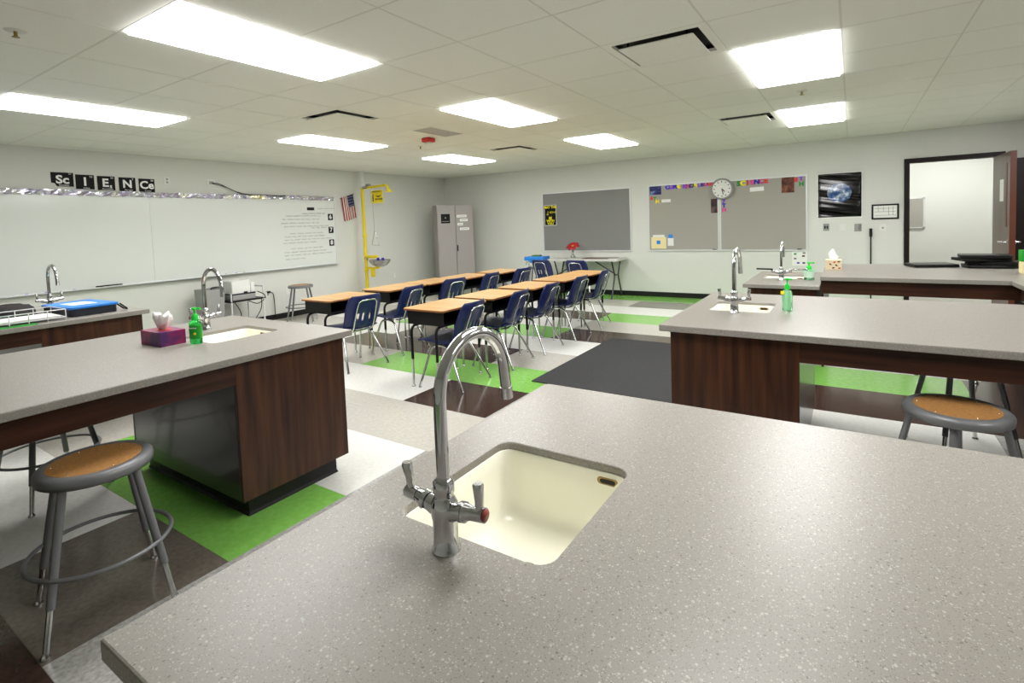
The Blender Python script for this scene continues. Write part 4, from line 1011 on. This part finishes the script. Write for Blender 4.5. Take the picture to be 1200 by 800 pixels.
MB().box((-.1, -.003, -.115), (.1, 0, .115)).build('sheet', 'paper', wp)
for x_, z, c in ((-.06, .06, 'l_green'), (.05, .03, 'print_rock'), (-.02, -.075, 'l_navy'), (.055, -.075, 'flag_blue'), (.06, .075, 'ink_grey'), (-.06, -.01, 'ink_grey')):
    MB().box((x_ - .018, -.005, z - .012), (x_ + .018, -.003, z + .012)).build('small_picture', c, wp)

# ------------------------------------------------------------------ folding table
ft = empty('folding_table', (-4.03, 8.63, 0), 0, 'grey plastic folding table against the back wall', 'table')
MB().prism(rrect(-.68, .68, -.29, .29, .04, 5), 2, .655, .69).build('table_top', 'table_plastic', ft, bev=.008)
for sx in (-1, 1):
    x = sx * .56
    for sy in (-1, 1):
        MB().tube(round_path([(x, sy * .2, .655), (x, sy * .09, .42), (x, sy * .09, .36), (x, sy * .24, .0)], .06, 4), .014, 10).build('leg', 'table_leg', ft)
    MB().tube([(x, -.1, .40), (x, .1, .40)], .011, 8).build('crossbar', 'table_leg', ft)
    MB().tube([(x, 0, .40), (x - sx * .42, 0, .645)], .011, 8).build('brace', 'table_leg', ft)
zt = .6905
vs_ = empty('flower_vase', (-4.3, 8.62, zt), 0, 'glass vase holding a red flower on the folding table', 'vase')
MB().lathe([(.045, 0), (.05, .01), (.035, .05), (.016, .09), (.018, .13), (.022, .14), (.019, .14), (.013, .1), (.03, .055), (.042, .015), (0, .01)], seg=20).build('glass_vase', 'glass', vs_)
MB().tube([(0, 0, .02), (0, 0, .21)], .004, 6).build('stem', 'stem', vs_)
for k in range(7):
    a = k * 2 * PI / 7; p_ = MB(); c_, s_ = math.cos(a), math.sin(a)
    pts = [(.01, -.012, 0), (.06, -.04, .02), (.11, -.035, .012), (.135, 0, -.005), (.11, .035, .012), (.06, .04, .02), (.01, .012, 0), (.07, 0, .03)]
    pv = [(x * c_ - y * s_, (x * s_ + y * c_) * .75 - z * .6, z * .8 + (x * s_ + y * c_) * .55 + .22) for x, y, z in pts]
    p_.add(pv, [(0, 1, 7, 6), (1, 2, 7), (2, 3, 7), (3, 4, 7), (4, 5, 7), (5, 6, 7)], True); o = p_.build('petal', 'petal', vs_); md = o.modifiers.new('s', 'SOLIDIFY'); md.thickness = .004
MB().lathe([(.0, .21), (.025, .218), (.02, .24), (0, .245)], seg=12).build('flower_centre', 'petal_core', vs_)
pd = empty('paper_plate_stack', (-4.5, 8.5, zt), 0, 'flat round dish left of the red flower', 'dish')
MB().lathe([(.06, 0), (.1, .012), (.105, .016), (.098, .016), (.06, .006), (0, .005)], seg=24).build('dish', 'plastic_white', pd)
for x_, y_, w_, d_, z_, m_, l in ((-3.9, 8.6, .34, .26, zt, 'edge_brown', 'brown folder on the folding table right of the flower'), (-3.6, 8.64, .3, .22, zt, 'wood_dark', 'dark brown booklet near the right end of the folding table'), (-3.46, 8.5, .16, .2, zt, 'paper', 'white sheet at the right corner of the folding table')):
    o = MB().box((-w_ / 2, -d_ / 2, 0), (w_ / 2, d_ / 2, .006)).build('folder', m_); o.location = (x_, y_, z_); o.rotation_euler = (0, 0, .12); tag(o, l, 'paper')
bx = empty('plastic_box', (-4.93, 8.38, .561), .1, 'blue box with silver-patterned sides on a stool by the back wall', 'box')
MB().box((-.19, -.13, 0), (.19, .13, .11)).build('body', 'box_sticker', bx, bev=.008); MB().box((-.2, -.14, .11), (.2, .14, .18)).build('lid', 'blue_lid', bx, bev=.008)
MB().box((-.08, -.06, .18), (.08, .06, .205)).build('cup_lid', 'stem', bx, bev=.008)
MB().add([(-.12, -.1415, .11), (-.06, -.1415, .06), (0, -.1415, .11), (.06, -.1415, .06), (.12, -.1415, .11)], [(0, 1, 2), (2, 3, 4)]).build('blue_points', 'blue_lid', bx)

# ------------------------------------------------------------------ things on the worktops
def tissue_box(loc, rz, w, d, h, mname, label):
    t = empty('tissue_box', loc, rz, label, 'tissue box')
    b = MB().box((-w / 2, -d / 2, 0), (w / 2, d / 2, h)).build('box', mname, t, bev=.002)
    return t, b
def tissue(t, h, s, seed, hh):
    r_ = random.Random(seed); n = 18; vs = []; fs = []; L = 6
    for j in range(L):
        u = j / (L - 1); rad = s * (.3 + .8 * u ** .7) * (1 if j < L - 1 else .8)
        for k in range(n):
            a = 2 * PI * k / n; rr = rad * (1 + .2 * math.sin(k * 2.1 + j * .3) + r_.uniform(-.06, .06))
            vs.append((rr * math.cos(a) + .15 * s * u, rr * math.sin(a) * .6, h + hh * u + (r_.uniform(-.012, .012) + .012 * math.sin(k * 1.7) if j else 0)))
    for j in range(L - 1):
        for k in range(n): fs.append((j * n + k, j * n + (k + 1) % n, (j + 1) * n + (k + 1) % n, (j + 1) * n + k))
    c = len(vs); vs.append((.2 * s, 0, h + hh * .9))
    for k in range(n): fs.append(((L - 1) * n + k, (L - 1) * n + (k + 1) % n, c))
    m = MB(); m.add(vs, fs, True); o = m.build('tissue', 'tissue', t); return o
t, b = tissue_box((-3.063, 1.27, ZC), math.radians(2), .205, .125, .075, 'box_pink', 'pink and purple tissue box on the left bench'); tissue(t, .074, .058, 2, .085)
MB().prism([(x * 1.0, y) for x, y in rrect(-.06, .06, -.03, .03, .028, 5)], 2, .0752, .0758).build('opening', 'leaf_red', t)
t, b = tissue_box((-.15, 5.97, ZC), 0, .135, .13, .095, 'box_cream', 'cream tissue box with leaf print on the rear worktop')
for x_, z, c, r_ in ((.01, .075, 'leaf_red', .5), (-.025, .055, 'leaf_dark', -.6), (.025, .045, 'leaf_dark', -.7), (.0, .02, 'leaf_dark', .4), (.05, .018, 'leaf_red', .2), (.045, .08, 'leaf_dark', .1)):
    lf = MB(); pts = [(-.014, 0), (-.004, .007), (.006, .006), (.014, 0), (.006, -.006), (-.004, -.007)]
    lf.add([(x_ + a * math.cos(r_) - c2 * math.sin(r_), -.0655, z + a * math.sin(r_) + c2 * math.cos(r_)) for a, c2 in pts], [tuple(range(6))]); lf.build('leaf_print', c, b)
q = MB(); vs = [(-.03, -.02, .094), (.03, -.02, .094), (.035, .02, .094), (-.03, .02, .094), (-.035, -.012, .13), (.045, -.006, .125), (.04, .02, .13), (-.02, .02, .14), (-.045, -.004, .155), (.01, 0, .165), (.02, .012, .15), (-.03, .012, .16), (-.01, .003, .205), (.005, .004, .198)]
q.add(vs, [(0, 1, 5, 4), (1, 2, 6, 5), (2, 3, 7, 6), (3, 0, 4, 7), (4, 5, 9, 8), (5, 6, 10, 9), (6, 7, 11, 10), (7, 4, 8, 11), (8, 9, 13, 12), (9, 10, 13), (10, 11, 12, 13), (11, 8, 12)], True); q.build('tissue', 'tissue', t)
def sanitizer(loc, rz, s, gel, lab, label, h=.115, sx=1.0, sy=.7):
    t = empty('hand_sanitizer', loc, rz, label, 'bottle', 'green hand sanitizer bottles')
    r = .031 * s
    bt = MB().lathe([(r * .9, 0), (r, .006), (r, h * .86), (r * .75, h * .95), (r * .4, h), (0, h)], seg=24, sx=sx, sy=sy).build('bottle', gel, t)
    if lab: MB().lathe([(r * 1.012, h * .22), (r * 1.012, h * .78)], seg=24, sx=sx, sy=sy).build('label', lab, bt)
    p = MB().lathe([(r * .52, h), (r * .52, h + .022), (r * .3, h + .03), (r * .16, h + .032), (r * .16, h + .052), (r * .42, h + .053), (r * .42, h + .064), (0, h + .066)], seg=16)
    p.tube([(0, 0, h + .06), (r * .85, 0, h + .06), (r * .98, 0, h + .054)], r * .17, 8); p.build('pump', 'pump_green', t)
    return t, bt
t, b = sanitizer((-2.885, 1.35, ZC), .5, 1.05, 'gel_green', 'label_green', 'green hand sanitizer bottle beside the pink tissue box', .125)
text('label_mark', 'Sanitizer', .012, 'text_white', (.0, -.0235, .085), 'back', b); MB().lathe([(.007, 0), (.007, -.002), (0, -.002)], (.01, -.0225, .055), axis=1, seg=12).build('label_badge', 'l_yellow', b)
t, b = sanitizer((-.316, 3.40, ZC), -.3, .92, 'gel_pale', None, 'tall slim green sanitizer bottle on the middle right worktop', .125)
MB().box((-.028, -.022, .095), (-.008, -.0195, .115)).build('price_sticker', 'l_yellow', b)
sanitizer((-.345, 5.74, ZL), .2, 1.45, 'gel_pale', 'label_clear', 'wide green sanitizer bottle beside the rear faucet', .105)
# laptops
def laptop(loc, rz, label):
    t = empty('laptop', loc, rz, label, 'laptop', 'closed black laptops on the rear bench')
    MB().prism(rrect(-.18, .18, -.125, .125, .015, 3), 2, .003, .02).build('base', 'laptop', t, bev=.003)
    MB().prism(rrect(-.18, .18, -.125, .125, .015, 3), 2, .0212, .03).build('lid', 'laptop', t, bev=.003)
    ft_ = MB()
    for x_ in (-.15, .15):
        for y_ in (-.1, .1): ft_.lathe([(.008, 0), (.008, .003)], (x_, y_, 0), seg=8)
    ft_.build('foot', 'black_rubber', t); MB().box((-.12, .118, .017), (.12, .124, .0245)).build('hinge', 'plastic_black', t)
    return t
laptop((.64, 6.40, ZC), .3, 'single closed black laptop lying left of the laptop stack')
for i, (dx, dy, rz, w_) in enumerate(((.02, 0, .1, 'bottom'), (.04, .02, -.25, 'second from the bottom'), (-.04, .01, .3, 'third from the bottom'), (-.02, -.01, -.05, 'topmost'))):
    laptop((1.04 + dx, 6.38 + dy, ZC + .0302 * i), rz, f'closed black laptop, {w_} in the laptop stack')
tag(MB().prism([(1.165, 0), (1.35, 0), (1.35, .19), (1.165, .19)], 1, 5.82, 5.92).build('upright_box', 'paper_cream', bev=.003), 'cream box standing at the right edge of the rear worktop', 'box')
bpz = [o for o in COL.objects if o.name.startswith('upright_box')][0]; bpz.location = (.0, 0, ZC)
MB().box((1.163, 5.817, .1), (1.352, 5.923, .192)).build('green_top', 'label_green', bpz)
# tray, wire rack and cloth on the whiteboard bench
tr = empty('storage_tray', (-5.02, 1.52, ZC), math.radians(4), 'dark tray with a blue lid on the bench nearest the whiteboard', 'tray')
MB().prism(rrect(-.24, .24, -.15, .15, .03, 4), 2, 0, .055).build('body', 'tray_dark', tr, bev=.004); MB().prism(rrect(-.25, .25, -.16, .16, .03, 4), 2, .055, .072).build('lid', 'blue_lid', tr, bev=.004)
MB().box((-.1, -.09, .0725), (.12, .07, .0735)).build('label', 'paper', tr)
MB().tube(round_path([(.2, .155, .06), (.2, .205, .01), (.26, .205, .01), (.26, .155, .06)], .01, 3), .006, 6).build('latch', 'plastic_black', tr)
rk = empty('wire_rack', (-4.86, 1.14, ZC), 0, 'white wire rack with papers at the left edge of the whiteboard bench', 'rack')
rw = MB()
for z in (.02, .075):
    rw.tube([(-.15, -.2, z), (.15, -.2, z), (.15, .2, z), (-.15, .2, z), (-.15, -.2, z)], .0035, 6)
for y_ in (-.2, -.1, 0, .1, .2):
    for x_ in (-.15, .15): rw.tube([(x_, y_, .0), (x_, y_, .075)], .003, 6)
    rw.tube([(-.15, y_, .02), (.15, y_, .02)], .0025, 6)
rw.build('wires', 'white_wire', rk); MB().box((-.13, -.18, .024), (.13, .18, .032)).build('paper_pile', 'paper', rk)
cl = MB(); vs = []; fs = []; n = 20
for j in range(6):
    u = j / 5; rad = .17 * math.cos(u * PI / 2 * .98)
    for k in range(n):
        a = 2 * PI * k / n; rr = rad * (1 + .12 * math.sin(3 * a + j)); vs.append((rr * math.cos(a) * .8, rr * math.sin(a), .1 * math.sin(u * PI / 2) + .008 * math.sin(5 * a + 2 * j) * (j > 0)))
for j in range(5):
    for k in range(n): fs.append((j * n + k, j * n + (k + 1) % n, (j + 1) * n + (k + 1) % n, (j + 1) * n + k))
fs.append(tuple(range(n))[::-1]); fs.append(tuple(5 * n + k for k in range(n)))
cl.add(vs, fs, True); o = cl.build('crumpled_cloth', 'cloth_dark'); o.location = (-5.27, 1.17, ZC); tag(o, 'crumpled dark grey cloth behind the wire rack', 'cloth')
o = MB().box((-.16, -.11, 0), (.16, .11, .008)).build('folder', 'blue_lid'); o.location = (-4.87, .815, ZC); tag(o, 'pale blue folder at the very left edge of the whiteboard bench', 'folder')
o = MB().box((-.03, -.15, 0), (.03, .15, .005)).build('folder', 'label_green'); o.location = (-4.672, 1.02, ZC); tag(o, 'green sheet along the bench edge before the wire rack', 'folder')
cup = empty('clear_tub', (-5.05, .86, ZC), 0, 'clear plastic tub at the left edge of the whiteboard bench', 'tub')
MB().lathe([(.05, 0), (.06, .12), (.064, .125), (.058, .12), (.048, .004), (0, .004)], seg=20).build('tub', 'glass', cup)

bpy.context.view_layer.update()
